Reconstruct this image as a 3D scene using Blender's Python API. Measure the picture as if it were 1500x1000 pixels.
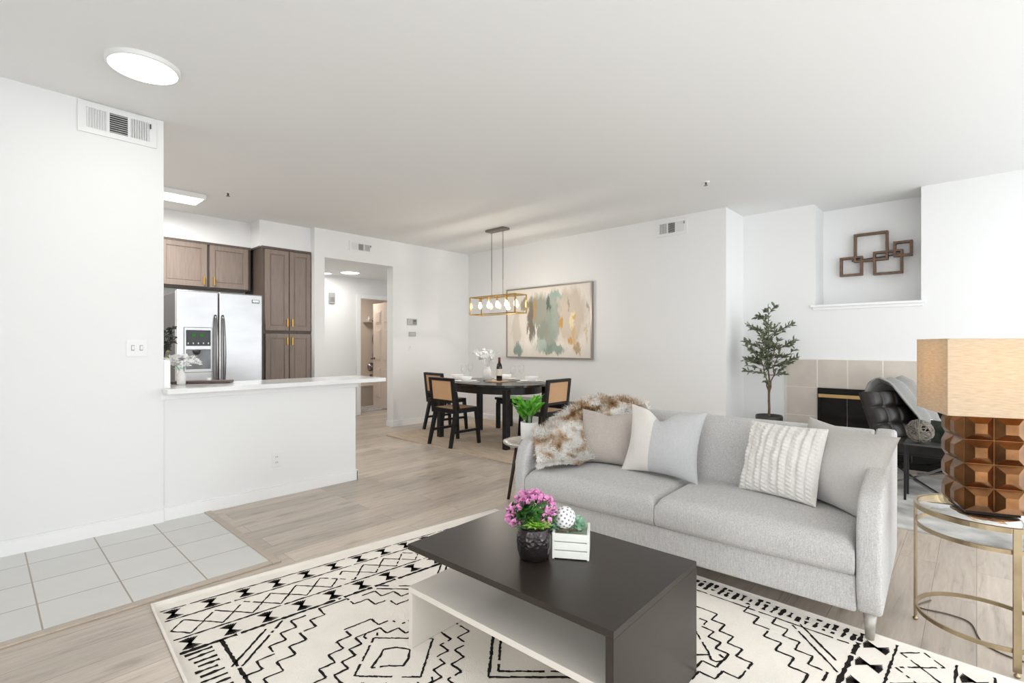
import bpy, bmesh, math, random
from mathutils import Vector, Matrix
random.seed(7)
PI = math.pi
S = bpy.context.scene
C = S.collection
for o in list(bpy.data.objects): bpy.data.objects.remove(o)

# ------------------------------------------------------------------ camera, sky, light, exposure
YAW = math.radians(43.0)
F = 730.0
cd = bpy.data.cameras.new('camera'); cam = bpy.data.objects.new('camera', cd); C.objects.link(cam)
cam.location = (0, 0, 1.22); cam.rotation_euler = (PI/2, 0, YAW - PI/2)
cd.sensor_width = 36; cd.lens = 36*F/1500; cd.shift_y = 5/1500; cd.clip_start = 0.05
S.camera = cam
w = bpy.data.worlds.new('sky'); S.world = w; w.use_nodes = True
bg = w.node_tree.nodes['Background']; bg.inputs[0].default_value = (0.93, 0.97, 1.0, 1); bg.inputs[1].default_value = 2.95
S.view_settings.view_transform = 'Standard'; S.view_settings.look = 'None'
S.view_settings.exposure = -0.05; S.view_settings.gamma = 1.0
def area(name, loc, rot, sx, sy, power, col=(1, 1, 1), shape='RECTANGLE'):
    l = bpy.data.lights.new(name, 'AREA'); l.shape = shape; l.size = sx
    if shape in ('RECTANGLE', 'ELLIPSE'): l.size_y = sy
    l.energy = power; l.color = col
    o = bpy.data.objects.new(name, l); C.objects.link(o); o.location = loc; o.rotation_euler = rot
    return o
# sun lamps: window daylight from the right, an added fill from behind the camera
def sky_sun(name, heading, down, strength, angle, col):
    l = bpy.data.lights.new(name, 'SUN'); l.energy = strength; l.angle = math.radians(angle); l.color = col
    o = bpy.data.objects.new(name, l); C.objects.link(o); o.location = (0, -4, 3)
    o.rotation_euler = Vector((math.cos(heading)*math.cos(down), math.sin(heading)*math.cos(down), -math.sin(down))).to_track_quat('-Z', 'Y').to_euler()
sky_sun('daylight_right', math.radians(88), math.radians(2.5), 0.24, 12, (1.0, 0.99, 0.97))
sky_sun('fill_sun_rear', math.radians(10), math.radians(2.5), 0.22, 16, (1.0, 0.99, 0.97))  # added sun with no known source, brightens surfaces facing the rear

# ------------------------------------------------------------------ helpers
def lin(h):
    h = h.lstrip('#'); v = [int(h[i:i+2], 16)/255 for i in (0, 2, 4)]
    return tuple((c/12.92 if c <= .04045 else ((c+.055)/1.055)**2.4) for c in v) + (1,)
def mat(name, col, rough=.5, metal=0, spec=.5, noise=0, nscale=20, bump=0, bscale=200, stretch=(1, 1, 1), emit=None, estr=0, sheen=0, coat=0):
    m = bpy.data.materials.new(name); m.use_nodes = True
    nt = m.node_tree; N = nt.nodes; L = nt.links; b = N['Principled BSDF']
    c = lin(col) if isinstance(col, str) else tuple(col) + (1,)
    b.inputs['Base Color'].default_value = c
    b.inputs['Roughness'].default_value = rough; b.inputs['Metallic'].default_value = metal
    b.inputs['Specular IOR Level'].default_value = spec
    if sheen: b.inputs['Sheen Weight'].default_value = sheen
    if coat: b.inputs['Coat Weight'].default_value = coat
    tc = N.new('ShaderNodeTexCoord'); mp = N.new('ShaderNodeMapping'); mp.inputs['Scale'].default_value = stretch
    L.new(tc.outputs['Object'], mp.inputs['Vector'])
    if noise:
        n = N.new('ShaderNodeTexNoise'); n.inputs['Scale'].default_value = nscale; n.inputs['Detail'].default_value = 5
        L.new(mp.outputs[0], n.inputs['Vector'])
        r = N.new('ShaderNodeValToRGB')
        r.color_ramp.elements[0].position = .3; r.color_ramp.elements[1].position = .7
        r.color_ramp.elements[0].color = tuple(max(0, x*(1-noise)) for x in c[:3]) + (1,)
        r.color_ramp.elements[1].color = tuple(min(1, x*(1+noise)) for x in c[:3]) + (1,)
        L.new(n.outputs['Fac'], r.inputs[0]); L.new(r.outputs[0], b.inputs['Base Color'])
    if bump:
        n2 = N.new('ShaderNodeTexNoise'); n2.inputs['Scale'].default_value = bscale; n2.inputs['Detail'].default_value = 3
        L.new(mp.outputs[0], n2.inputs['Vector'])
        bp = N.new('ShaderNodeBump'); bp.inputs['Strength'].default_value = bump; bp.inputs['Distance'].default_value = .004
        L.new(n2.outputs['Fac'], bp.inputs['Height']); L.new(bp.outputs[0], b.inputs['Normal'])
    if emit:
        b.inputs['Emission Color'].default_value = lin(emit) if isinstance(emit, str) else emit
        b.inputs['Emission Strength'].default_value = estr
    return m
def weave(name, col, amt=.12, scale=420, rough=.9, bump=.25):
    """woven cloth: two crossed stretched noises"""
    m = bpy.data.materials.new(name); m.use_nodes = True
    N = m.node_tree.nodes; L = m.node_tree.links; b = N['Principled BSDF']
    b.inputs['Roughness'].default_value = rough; b.inputs['Specular IOR Level'].default_value = .2
    b.inputs['Sheen Weight'].default_value = .15
    c = lin(col); tc = N.new('ShaderNodeTexCoord'); outs = []
    for st in ((.09, .8, 1), (.8, 1, .09), (.6, .6, .6)):
        mp = N.new('ShaderNodeMapping'); mp.inputs['Scale'].default_value = st
        n = N.new('ShaderNodeTexNoise'); n.inputs['Scale'].default_value = scale; n.inputs['Detail'].default_value = 2
        L.new(tc.outputs['Object'], mp.inputs[0]); L.new(mp.outputs[0], n.inputs['Vector']); outs.append(n.outputs['Fac'])
    a = N.new('ShaderNodeMath'); a.operation = 'ADD'; L.new(outs[0], a.inputs[0]); L.new(outs[1], a.inputs[1])
    a2 = N.new('ShaderNodeMath'); a2.operation = 'ADD'; L.new(a.outputs[0], a2.inputs[0]); L.new(outs[2], a2.inputs[1])
    r = N.new('ShaderNodeMapRange'); r.inputs[1].default_value = 1.1; r.inputs[2].default_value = 1.9
    L.new(a2.outputs[0], r.inputs[0])
    rp = N.new('ShaderNodeValToRGB')
    rp.color_ramp.elements[0].color = tuple(x*(1-amt) for x in c[:3]) + (1,)
    rp.color_ramp.elements[1].color = tuple(min(1, x*(1+amt)) for x in c[:3]) + (1,)
    L.new(r.outputs[0], rp.inputs[0]); L.new(rp.outputs[0], b.inputs['Base Color'])
    bp = N.new('ShaderNodeBump'); bp.inputs['Strength'].default_value = bump; bp.inputs['Distance'].default_value = .002
    L.new(a2.outputs[0], bp.inputs['Height']); L.new(bp.outputs[0], b.inputs['Normal'])
    return m
def emis(name, col, s):
    m = bpy.data.materials.new(name); m.use_nodes = True
    N = m.node_tree.nodes; N.clear(); e = N.new('ShaderNodeEmission'); o = N.new('ShaderNodeOutputMaterial')
    e.inputs[0].default_value = lin(col); e.inputs[1].default_value = s; m.node_tree.links.new(e.outputs[0], o.inputs[0])
    return m
def glass(name, tint='#ffffff', gl=.12, rough=.02):
    m = bpy.data.materials.new(name); m.use_nodes = True
    N = m.node_tree.nodes; L = m.node_tree.links; N.clear()
    t = N.new('ShaderNodeBsdfTransparent'); t.inputs[0].default_value = lin(tint)
    g = N.new('ShaderNodeBsdfGlossy'); g.inputs['Roughness'].default_value = rough
    lw = N.new('ShaderNodeLayerWeight'); lw.inputs[0].default_value = .2
    ma = N.new('ShaderNodeMath'); ma.operation = 'MULTIPLY_ADD'; ma.inputs[1].default_value = .35; ma.inputs[2].default_value = gl*.2
    mx = N.new('ShaderNodeMixShader'); o = N.new('ShaderNodeOutputMaterial')
    L.new(lw.outputs['Fresnel'], ma.inputs[0]); L.new(ma.outputs[0], mx.inputs[0])
    L.new(t.outputs[0], mx.inputs[1]); L.new(g.outputs[0], mx.inputs[2]); L.new(mx.outputs[0], o.inputs[0])
    return m

def BM(): return bmesh.new()
def box(bm, x0, x1, y0, y1, z0, z1, bev=0, seg=2, M=None, mi=0):
    t = bmesh.new()
    bmesh.ops.create_cube(t, size=1)
    for v in t.verts:
        v.co = Vector(((x0+x1)/2 + v.co.x*(x1-x0), (y0+y1)/2 + v.co.y*(y1-y0), (z0+z1)/2 + v.co.z*(z1-z0)))
    if bev: bmesh.ops.bevel(t, geom=t.edges[:], offset=bev, segments=seg, profile=.6, affect='EDGES')
    merge(bm, t, M, mi); return bm
def merge(bm, t, M=None, mi=0):
    if M is not None: t.transform(M)
    mp = {}
    for v in t.verts: mp[v] = bm.verts.new(v.co)
    for f in t.faces:
        try:
            g = bm.faces.new([mp[v] for v in f.verts]); g.material_index = mi if mi else f.material_index; g.smooth = f.smooth
        except ValueError: pass
    t.free()
def lathe(bm, prof, n=32, c=(0, 0, 0), cap=True, mi=0):
    rings = []
    for r, z in prof:
        rings.append([bm.verts.new((c[0]+r*math.cos(2*PI*k/n), c[1]+r*math.sin(2*PI*k/n), c[2]+z)) for k in range(n)])
    for a, b in zip(rings, rings[1:]):
        for k in range(n):
            f = bm.faces.new((a[k], a[(k+1) % n], b[(k+1) % n], b[k])); f.smooth = True; f.material_index = mi
    if cap:
        for rg, fl in ((rings[0], True), (rings[-1], False)):
            f = bm.faces.new(rg[::-1] if fl else rg); f.material_index = mi
    return bm
def tube(bm, pts, r, n=8, mi=0, flat=None, closed=False):
    """tube along pts; r number or list; flat=(w,h) gives a strap section (w horizontal, h vertical-ish)"""
    pts = [Vector(p) for p in pts]; m = len(pts); rings = []
    for i, p in enumerate(pts):
        if closed: d = pts[(i+1) % m]-pts[i-1]
        else: d = pts[min(i+1, m-1)]-pts[max(i-1, 0)]
        if d.length < 1e-9: d = Vector((0, 0, 1))
        d.normalize()
        up = Vector((0, 0, 1)) if abs(d.z) < .95 else Vector((1, 0, 0))
        s = d.cross(up).normalized(); u = s.cross(d).normalized()
        rr = r[i] if isinstance(r, (list, tuple)) else r
        if flat:
            w_, h_ = flat
            ring = [p+s*a+u*b for a, b in ((-w_/2, -h_/2), (w_/2, -h_/2), (w_/2, h_/2), (-w_/2, h_/2))]
        else:
            ring = [p+(s*math.cos(2*PI*k/n)+u*math.sin(2*PI*k/n))*rr for k in range(n)]
        rings.append([bm.verts.new(q) for q in ring])
    k_ = len(rings[0])
    prs = list(zip(rings, rings[1:])) + ([(rings[-1], rings[0])] if closed else [])
    for a, b in prs:
        for k in range(k_):
            f = bm.faces.new((a[k], a[(k+1) % k_], b[(k+1) % k_], b[k])); f.smooth = not flat; f.material_index = mi
    if not closed:
        for rg in (rings[0][::-1], rings[-1]):
            f = bm.faces.new(rg); f.material_index = mi
    return bm
def bar(bm, p, q, w, d, mi=0, ax=(0, 0, 1), w2=None, d2=None):
    """square bar from p to q, w along side, d along other"""
    p = Vector(p); q = Vector(q); z = (q-p).normalized()
    a = Vector(ax)
    if abs(z.dot(a)) > .95: a = Vector((0, 1, 0))
    s = z.cross(a).normalized(); u = s.cross(z).normalized()
    rg = []
    for c, W, D in ((p, w, d), (q, w2 or w, d2 or d)):
        rg.append([bm.verts.new(c+s*W/2*i+u*D/2*j) for i, j in ((-1, -1), (1, -1), (1, 1), (-1, 1))])
    for k in range(4):
        bm.faces.new((rg[0][k], rg[0][(k+1) % 4], rg[1][(k+1) % 4], rg[1][k])).material_index = mi
    bm.faces.new(rg[0][::-1]).material_index = mi; bm.faces.new(rg[1]).material_index = mi
    return bm
def prism(bm, poly, h0, h1, M=None, bev=0, mi=0, smooth=False):
    """poly in (a,b), extruded along third axis h0..h1; M maps (a,b,h) to place"""
    t = bmesh.new(); A = [t.verts.new((a, b, h0)) for a, b in poly]; B = [t.verts.new((a, b, h1)) for a, b in poly]
    n = len(poly)
    t.faces.new(A[::-1]); t.faces.new(B)
    for k in range(n): t.faces.new((A[k], A[(k+1) % n], B[(k+1) % n], B[k]))
    bmesh.ops.recalc_face_normals(t, faces=t.faces[:])
    if bev: bmesh.ops.bevel(t, geom=t.edges[:], offset=bev, segments=3, profile=.6, affect='EDGES', clamp_overlap=True)
    if smooth:
        for f in t.faces: f.smooth = True
    merge(bm, t, M, mi); return bm
def obj(name, bm, mats, parent=None, loc=None, rot=None, smooth=None, sub=0, recalc=True, M=None):
    if recalc: bmesh.ops.recalc_face_normals(bm, faces=bm.faces[:])
    me = bpy.data.meshes.new(name); bm.to_mesh(me); bm.free()
    for m in (mats if isinstance(mats, (list, tuple)) else [mats]): me.materials.append(m)
    if smooth is not None: me.polygons.foreach_set('use_smooth', [smooth]*len(me.polygons))
    o = bpy.data.objects.new(name, me); C.objects.link(o)
    if loc is not None: o.location = loc
    if rot is not None: o.rotation_euler = rot if not isinstance(rot, (int, float)) else (0, 0, rot)
    if M is not None: o.matrix_world = M
    if parent: o.parent = parent
    if sub:
        s = o.modifiers.new('sub', 'SUBSURF'); s.levels = s.render_levels = sub
    return o
def tag(o, label, cat, group=None):
    o['label'] = label; o['category'] = cat
    if group: o['group'] = group
    return o
def thing(name, label, cat, loc=(0, 0, 0), rot=0, group=None):
    o = bpy.data.objects.new(name, None); C.objects.link(o); o.location = loc; o.rotation_euler = (0, 0, rot)
    o.empty_display_size = .1
    return tag(o, label, cat, group)
def struct(name, bm, m):
    o = obj(name, bm, m); o['kind'] = 'structure'; return o
def sbox(name, x0, x1, y0, y1, z0, z1, m, bev=0):
    return struct(name, box(BM(), x0, x1, y0, y1, z0, z1, bev), m)
def dup(root, loc, rot, label, group=None):
    r = root.copy(); C.objects.link(r); r.location = loc; r.rotation_euler = (0, 0, rot); r['label'] = label
    if group: r['group'] = group
    for ch in list(root.children):
        c = ch.copy(); C.objects.link(c); c.parent = r
        for g in list(ch.children):
            d = g.copy(); C.objects.link(d); d.parent = c
    return r

# ------------------------------------------------------------------ materials
M_wall = mat('wall_paint', (.86, .86, .855), .75, spec=.2, bump=.05, bscale=90)
M_ceil = mat('ceiling_paint', (.86, .86, .85), .9, spec=.1, bump=.05, bscale=120)
M_trim = mat('white_trim', (.92, .92, .92), .4)
M_white = mat('white_plastic', (.85, .85, .84), .35)
M_bath = mat('warm_wall', '#d6ccc2', .7)
M_black = mat('black_lacquer', '#100f10', .38, spec=.5, noise=.2, nscale=30)
M_cane = None
def floor_mat():
    m = bpy.data.materials.new('light_oak_planks'); m.use_nodes = True
    N = m.node_tree.nodes; L = m.node_tree.links; b = N['Principled BSDF']
    tc = N.new('ShaderNodeTexCoord')
    br = N.new('ShaderNodeTexBrick'); br.inputs['Scale'].default_value = 1; br.offset = .37; br.offset_frequency = 2
    br.inputs['Brick Width'].default_value = 1.22; br.inputs['Row Height'].default_value = .165; br.inputs['Mortar Size'].default_value = .0012
    br.inputs['Color1'].default_value = (0, 0, 0, 1); br.inputs['Color2'].default_value = (1, 1, 1, 1); br.inputs['Mortar'].default_value = (.5, .5, .5, 1)
    br.inputs['Bias'].default_value = 0
    L.new(tc.outputs['Object'], br.inputs['Vector'])
    mp = N.new('ShaderNodeMapping'); mp.inputs['Scale'].default_value = (1.6, 16, 1)
    L.new(tc.outputs['Object'], mp.inputs[0])
    sh = N.new('ShaderNodeVectorMath'); sh.operation = 'MULTIPLY_ADD'; sh.inputs[1].default_value = (7, 7, 7)
    L.new(br.outputs['Color'], sh.inputs[0]); L.new(mp.outputs[0], sh.inputs[2])
    n = N.new('ShaderNodeTexNoise'); n.inputs['Scale'].default_value = 2.2; n.inputs['Detail'].default_value = 8; n.inputs['Roughness'].default_value = .65; n.inputs['Distortion'].default_value = .6
    L.new(sh.outputs[0], n.inputs['Vector'])
    rp = N.new('ShaderNodeValToRGB'); e = rp.color_ramp.elements
    e[0].position = .22; e[0].color = lin('#978a7b'); e[1].position = .75; e[1].color = lin('#dacdbe')
    k = e.new(.42); k.color = lin('#c5b7a8')
    L.new(n.outputs['Fac'], rp.inputs[0])
    # knots
    mp2 = N.new('ShaderNodeMapping'); mp2.inputs['Scale'].default_value = (2.2, 6.5, 1); L.new(tc.outputs['Object'], mp2.inputs[0])
    vo = N.new('ShaderNodeTexVoronoi'); vo.inputs['Scale'].default_value = 1.0; L.new(mp2.outputs[0], vo.inputs['Vector'])
    kr = N.new('ShaderNodeMapRange'); kr.inputs[1].default_value = .05; kr.inputs[2].default_value = .2; kr.inputs[3].default_value = .5; kr.inputs[4].default_value = 0
    L.new(vo.outputs['Distance'], kr.inputs[0])
    mk = N.new('ShaderNodeMix'); mk.data_type = 'RGBA'; mk.inputs[7].default_value = lin('#8f7f6e')
    L.new(kr.outputs[0], mk.inputs[0]); L.new(rp.outputs[0], mk.inputs[6])
    tn = N.new('ShaderNodeMix'); tn.data_type = 'RGBA'; tn.blend_type = 'MULTIPLY'; tn.inputs[0].default_value = .22
    L.new(mk.outputs[2], tn.inputs[6]); L.new(br.outputs['Color'], tn.inputs[7])
    mo = N.new('ShaderNodeMix'); mo.data_type = 'RGBA'; mo.inputs[7].default_value = lin('#8a7d70')
    L.new(br.outputs['Fac'], mo.inputs[0]); L.new(tn.outputs[2], mo.inputs[6])
    L.new(mo.outputs[2], b.inputs['Base Color'])
    b.inputs['Roughness'].default_value = .33; b.inputs['Specular IOR Level'].default_value = .45
    bp = N.new('ShaderNodeBump'); bp.inputs['Strength'].default_value = .08; bp.inputs['Distance'].default_value = .002
    L.new(n.outputs['Fac'], bp.inputs['Height']); L.new(bp.outputs[0], b.inputs['Normal'])
    return m
def tile_mat(name, c1, c2, gr, size, shift, rough=.35):
    m = bpy.data.materials.new(name); m.use_nodes = True
    N = m.node_tree.nodes; L = m.node_tree.links; b = N['Principled BSDF']
    tc = N.new('ShaderNodeTexCoord'); mp = N.new('ShaderNodeMapping'); mp.inputs['Location'].default_value = shift
    L.new(tc.outputs['Object'], mp.inputs[0])
    br = N.new('ShaderNodeTexBrick'); br.offset = 0; br.inputs['Scale'].default_value = 1
    br.inputs['Brick Width'].default_value = size; br.inputs['Row Height'].default_value = size; br.inputs['Mortar Size'].default_value = .0035
    br.inputs['Color1'].default_value = lin(c1); br.inputs['Color2'].default_value = lin(c2); br.inputs['Mortar'].default_value = lin(gr)
    L.new(mp.outputs[0], br.inputs['Vector'])
    n = N.new('ShaderNodeTexNoise'); n.inputs['Scale'].default_value = 5; n.inputs['Detail'].default_value = 5; L.new(mp.outputs[0], n.inputs['Vector'])
    mr = N.new('ShaderNodeMapRange'); mr.inputs[3].default_value = .93; mr.inputs[4].default_value = 1.05; L.new(n.outputs['Fac'], mr.inputs[0])
    mx = N.new('ShaderNodeVectorMath'); mx.operation = 'SCALE'; L.new(br.outputs['Color'], mx.inputs[0]); L.new(mr.outputs[0], mx.inputs['Scale'])
    L.new(mx.outputs[0], b.inputs['Base Color']); b.inputs['Roughness'].default_value = rough
    bp = N.new('ShaderNodeBump'); bp.invert = True; bp.inputs['Strength'].default_value = .5; bp.inputs['Distance'].default_value = .003
    L.new(br.outputs['Fac'], bp.inputs['Height']); L.new(bp.outputs[0], b.inputs['Normal'])
    return m
def cane_mat():
    m = bpy.data.materials.new('woven_cane'); m.use_nodes = True
    N = m.node_tree.nodes; L = m.node_tree.links; b = N['Principled BSDF']
    tc = N.new('ShaderNodeTexCoord'); w1 = N.new('ShaderNodeTexChecker'); w1.inputs['Scale'].default_value = 120
    w1.inputs[1].default_value = lin('#dcb690'); w1.inputs[2].default_value = lin('#b98a5f')
    L.new(tc.outputs['Object'], w1.inputs[0])
    n = N.new('ShaderNodeTexNoise'); n.inputs['Scale'].default_value = 12; L.new(tc.outputs['Object'], n.inputs[0])
    mx = N.new('ShaderNodeMix'); mx.data_type = 'RGBA'; mx.inputs[7].default_value = lin('#d3a77d')
    L.new(n.outputs['Fac'], mx.inputs[0]); L.new(w1.outputs[0], mx.inputs[6]); L.new(mx.outputs[2], b.inputs['Base Color'])
    b.inputs['Roughness'].default_value = .6
    return m
M_floor = floor_mat()
M_tile = tile_mat('grey_floor_tile', '#dad9d5', '#d4d3cf', '#a19688', .3115, (-.19, -2.915, 0))
M_cane = cane_mat()
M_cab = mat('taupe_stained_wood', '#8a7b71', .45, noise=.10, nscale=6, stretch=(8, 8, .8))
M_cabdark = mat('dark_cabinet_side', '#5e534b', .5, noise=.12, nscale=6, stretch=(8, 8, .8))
M_brass = mat('brushed_brass', '#c8993f', .3, 1)
M_gold = mat('champagne_gold', '#a8987c', .30, 1, noise=.14, nscale=14)
M_steel = mat('brushed_steel', (.52, .52, .525), .30, .9, noise=.10, nscale=2.2, stretch=(.8, 1, 2.2))
M_chrome = mat('chrome', (.75, .75, .76), .12, 1)
M_dsteel = mat('dark_steel', (.28, .28, .29), .28, 1)
M_char = mat('charcoal_metal', '#3c3b3a', .5)
M_gun = mat('grey_nickel', '#8a867e', .35, .9)
M_quartz = mat('white_quartz', (.84, .84, .84), .15, noise=.02, nscale=8)
M_sofa = weave('grey_sofa_weave', '#b9b7b5', .22, 300)
M_espresso = mat('espresso_laminate', '#29211c', .34, noise=.14, nscale=5, stretch=(14, 2, 14), spec=.5)
M_shelfw = mat('ivory_laminate', '#d8d1c7', .4)
M_rug = mat('cream_wool', '#f3ece2', .95, spec=.05, noise=.05, nscale=5, bump=.5, bscale=300)
M_rugink = mat('black_wool', '#2b2826', .95, spec=.05, noise=.3, nscale=60, bump=.5, bscale=300)
M_copper = mat('antique_copper', '#735033', .24, 1, noise=.45, nscale=11, stretch=(1, 1, 1))
M_leatherb = mat('black_leather', '#231f1d', .42, noise=.2, nscale=30, bump=.1)
M_leaf = mat('olive_leaf', '#6c745a', .6, noise=.4, nscale=25)
M_bark = mat('bark', '#6b5848', .8, noise=.3, nscale=40)
M_green = mat('bright_leaf', '#5fae2c', .45, noise=.35, nscale=30)
M_dgreen = mat('dark_leaf', '#3d6a2e', .5, noise=.35, nscale=30)
M_sage = mat('sage_leaf', '#8fb89a', .6, noise=.25, nscale=30)
M_pink = mat('pink_petal', '#df97c4', .6, noise=.3, nscale=45)
M_cream = mat('cream_ceramic', (.86, .85, .83), .3)
M_petalw = mat('white_petal', (.86, .86, .85), .6)
M_clear = glass('clear_glass')
M_smoke = glass('black_glass', '#0b0b0b', .4)
M_lit = emis('lit_diffuser', '#fffdf8', 3.0)

# ------------------------------------------------------------------ the shell
CZ = 2.76
sbox('floor', -1.7, 6.9, -1.7, 10.1, -.12, 0, M_floor)
sbox('floor_tiles', -1.58, 1.12, 2.905, 4.105, 0, .004, M_tile)
b = BM(); box(b, 1.12, 1.165, 2.86, 4.11, 0, .009, .003); box(b, -1.58, 1.118, 2.862, 2.905, 0, .009, .003)
struct('trim_1', b, mat('oak_transition', '#b9ab9b', .4, noise=.1, nscale=9, stretch=(2, 12, 1)))
sbox('ceiling', -1.7, 6.9, -1.7, 10.1, CZ, CZ+.12, M_ceil)
# left wall with the pass-through end, then the half wall under the bar
sbox('wall_left', -1.58, .875, 4.10, 4.23, 0, CZ, M_wall)
sbox('wall_half', .875, 2.335, 4.115, 4.235, 0, .885, M_wall)
b = BM(); box(b, .86, 2.352, 4.098, 4.25, .84, .885, .006)
struct('trim_2', b, M_trim)
b = BM(); box(b, .876, .915, 4.10, 4.235, .888, 1.115, .004); struct('trim_3', b, M_trim)
# painting wall, return, fireplace wall with niche
sbox('wall_dining', 5.71, 5.85, 2.05, 6.50, 0, CZ, M_wall)
sbox('wall_return', 5.85, 6.90, 2.05, 2.20, 0, CZ, M_wall)
b = BM()
box(b, 6.26, 6.86, -1.58, 2.05, 0, 1.63); box(b, 6.26, 6.86, 1.30, 2.05, 1.63, CZ); box(b, 6.26, 6.86, -1.58, .395, 1.63, CZ)
box(b, 6.68, 6.86, .395, 1.30, 1.63, CZ)
struct('wall_fireplace', b, M_wall)
b = BM(); box(b, 6.225, 6.67, .36, 1.335, 1.63, 1.655, .004); box(b, 6.245, 6.262, .38, 1.315, 1.60, 1.63, .004)
struct('trim_4', b, M_trim)
# far wall with the hallway opening
b = BM(); FY = 6.345
box(b, 3.01, 3.15, FY, 6.50, 0, CZ); box(b, 4.21, 5.71, FY, 6.50, 0, CZ); box(b, 3.15, 4.21, FY, 6.50, 2.385, CZ)
struct('wall_far', b, M_wall)
sbox('wall_hall_left', 3.01, 3.15, 6.50, 7.99, 0, CZ, M_wall)
b = BM(); HY = 7.86
box(b, 3.15, 4.55, HY, HY+.12, 0, 2.50); box(b, 5.33, 6.3, HY, HY+.12, 0, 2.50); box(b, 4.55, 5.33, HY, HY+.12, 2.03, 2.50)
struct('wall_hall', b, M_wall)
sbox('wall_hall_right', 6.2, 6.32, 6.50, 7.86, 0, 2.5, M_wall)
b = BM(); box(b, 3.15, 6.32, 6.50, 7.99, 2.385, 2.47); struct('ceiling_hall', b, M_ceil)
# bathroom beyond
sbox('wall_bath', 3.9, 6.3, 9.75, 9.85, 0, 2.42, M_bath); sbox('wall_bath_left', 3.9, 4.0, 7.98, 9.75, 0, 2.42, M_bath); sbox('wall_bath_right', 6.2, 6.3, 7.98, 9.75, 0, 2.42, M_bath)
b = BM(); box(b, 3.9, 6.3, 7.98, 9.85, 2.42, 2.5); struct('ceiling_bath', b, M_ceil)
# kitchen
sbox('wall_kitchen', -.6, 3.01, 7.05, 7.17, 0, CZ, M_wall)
sbox('wall_kitchen_left', -.72, -.6, 4.23, 7.17, 0, CZ, M_wall)
sbox('wall_soffit', -.6, 2.36, 6.728, 7.05, 2.44, CZ, M_wall)
sbox('wall_soffit_pantry', 2.36, 3.01, 6.445, 7.05, 2.44, CZ, M_wall)
# walls outside the view; the rear opening is added, both sized for the light
b = BM(); box(b, 6.1, 6.9, -1.7, -1.58, 0, CZ); box(b, -1.7, 6.1, -1.7, -1.58, 2.68, CZ); box(b, -1.7, -.2, -1.7, -1.58, 0, CZ)
struct('wall_right', b, M_wall)
b = BM(); box(b, -1.7, -1.58, 1.4, 4.3, 0, CZ); box(b, -1.7, -1.58, -1.7, 1.4, 2.68, CZ)
struct('wall_rear', b, M_wall)
# baseboards
def base(name, segs):
    b = BM()
    for x0, x1, y0, y1 in segs:
        box(b, x0, x1, y0, y1, 0, .085, .004)
        if abs(x1-x0) > abs(y1-y0): box(b, x0, x1, y0-.0 if False else y0, y1, .085, .094, .003)
    return struct(name, b, M_trim)
base('baseboard_left', [(-1.58, .875, 4.084, 4.10)])
base('baseboard_half', [(.876, 2.352, 4.099, 4.115), (2.335, 2.351, 4.099, 4.235)])
base('baseboard_dining', [(5.694, 5.71, 2.05, FY)])
base('baseboard_far', [(4.21, 5.694, FY-.016, FY), (4.194, 4.21, FY-.016, 6.5)])
base('baseboard_fireplace', [(6.244, 6.26, 1.60, 2.05)])
base('baseboard_hall', [(3.15, 4.47, HY-.016, HY)])
# bathroom door casing and the open six panel door
b = BM(); box(b, 4.47, 4.55, HY-.02, HY, 0, 2.10, .004); box(b, 4.55, 5.33, HY-.02, HY, 2.03, 2.10, .004); box(b, 5.33, 5.41, HY-.02, HY, 0, 2.10, .004)
struct('trim_5', b, M_trim)
def six_panel(bm, W, H, T=.038):
    box(bm, 0, W, -T/2, T/2, 0, H, .003)
    for (z0, z1) in ((.18, .78), (.90, 1.52), (1.62, 1.88)):
        for (x0, x1) in ((.10, W/2-.05), (W/2+.05, W-.10)):
            for s in (-1, 1):
                y = s*T/2
                box(bm, x0, x1, min(y, y+s*.006), max(y, y+s*.006), z0, z1, .004)
                box(bm, x0+.03, x1-.03, min(y, y+s*.014), max(y, y+s*.014), z0+.03, z1-.03, .006)
    return bm
d = obj('door_1', six_panel(BM(), .76, 2.02), mat('warm_white_door', '#efe7df', .4), loc=(5.30, 7.99, .008), rot=math.radians(85))
d['kind'] = 'structure'
b = BM(); lathe(b, [(.025, 0), (.025, .008), (.01, .01), (.01, .035), (.027, .045), (.03, .06), (.02, .075)], 16)
b.transform(Matrix.Translation((.70, 0.019, .95)) @ Matrix.Rotation(-PI/2, 4, 'X')); obj('door_knob', b, M_gun, d)

# ------------------------------------------------------------------ lights that belong to the place, and an added bathroom lamp
def disc_light(name, label, x, y, z, r, power, grp=None):
    t = thing(name, label, 'ceiling light', (x, y, z), 0, grp)
    b = BM(); lathe(b, [(r, 0), (r, -.018), (r-.008, -.026), (r-.014, -.024)], 48, cap=False); lathe(b, [(r, -.001), (r-.02, -.001)], 48, cap=False)
    obj('rim', b, M_white, t)
    b = BM(); lathe(b, [(r-.012, -.023), (r-.03, -.029), (.02, -.031)], 48); obj('diffuser', b, M_lit, t)
    a = area('lamp_glow', (x, y, z-.04), (0, 0, 0), 2*r, 2*r, power, (1, .97, .93), 'DISK')
    return t
disc_light('ceiling_light', 'large round white flush light on the living room ceiling above the left wall vent', .625, 3.36, CZ, .172, 3)
disc_light('ceiling_light', 'round flush light on the low hallway ceiling, fully seen inside the opening', 4.03, 7.27, 2.385, .155, 7)
disc_light('ceiling_light', 'hallway ceiling light cut off by the left edge of the opening', 3.78, 7.62, 2.385, .12, 1.5)
t = thing('ceiling_light_panel', 'rectangular white light panel on the kitchen ceiling beside the left wall end', 'ceiling light', (.98, 5.94, CZ))
b = BM(); box(b, -.62, .62, -.165, .165, -.05, -.001, .006); obj('frame', b, M_white, t)
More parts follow.
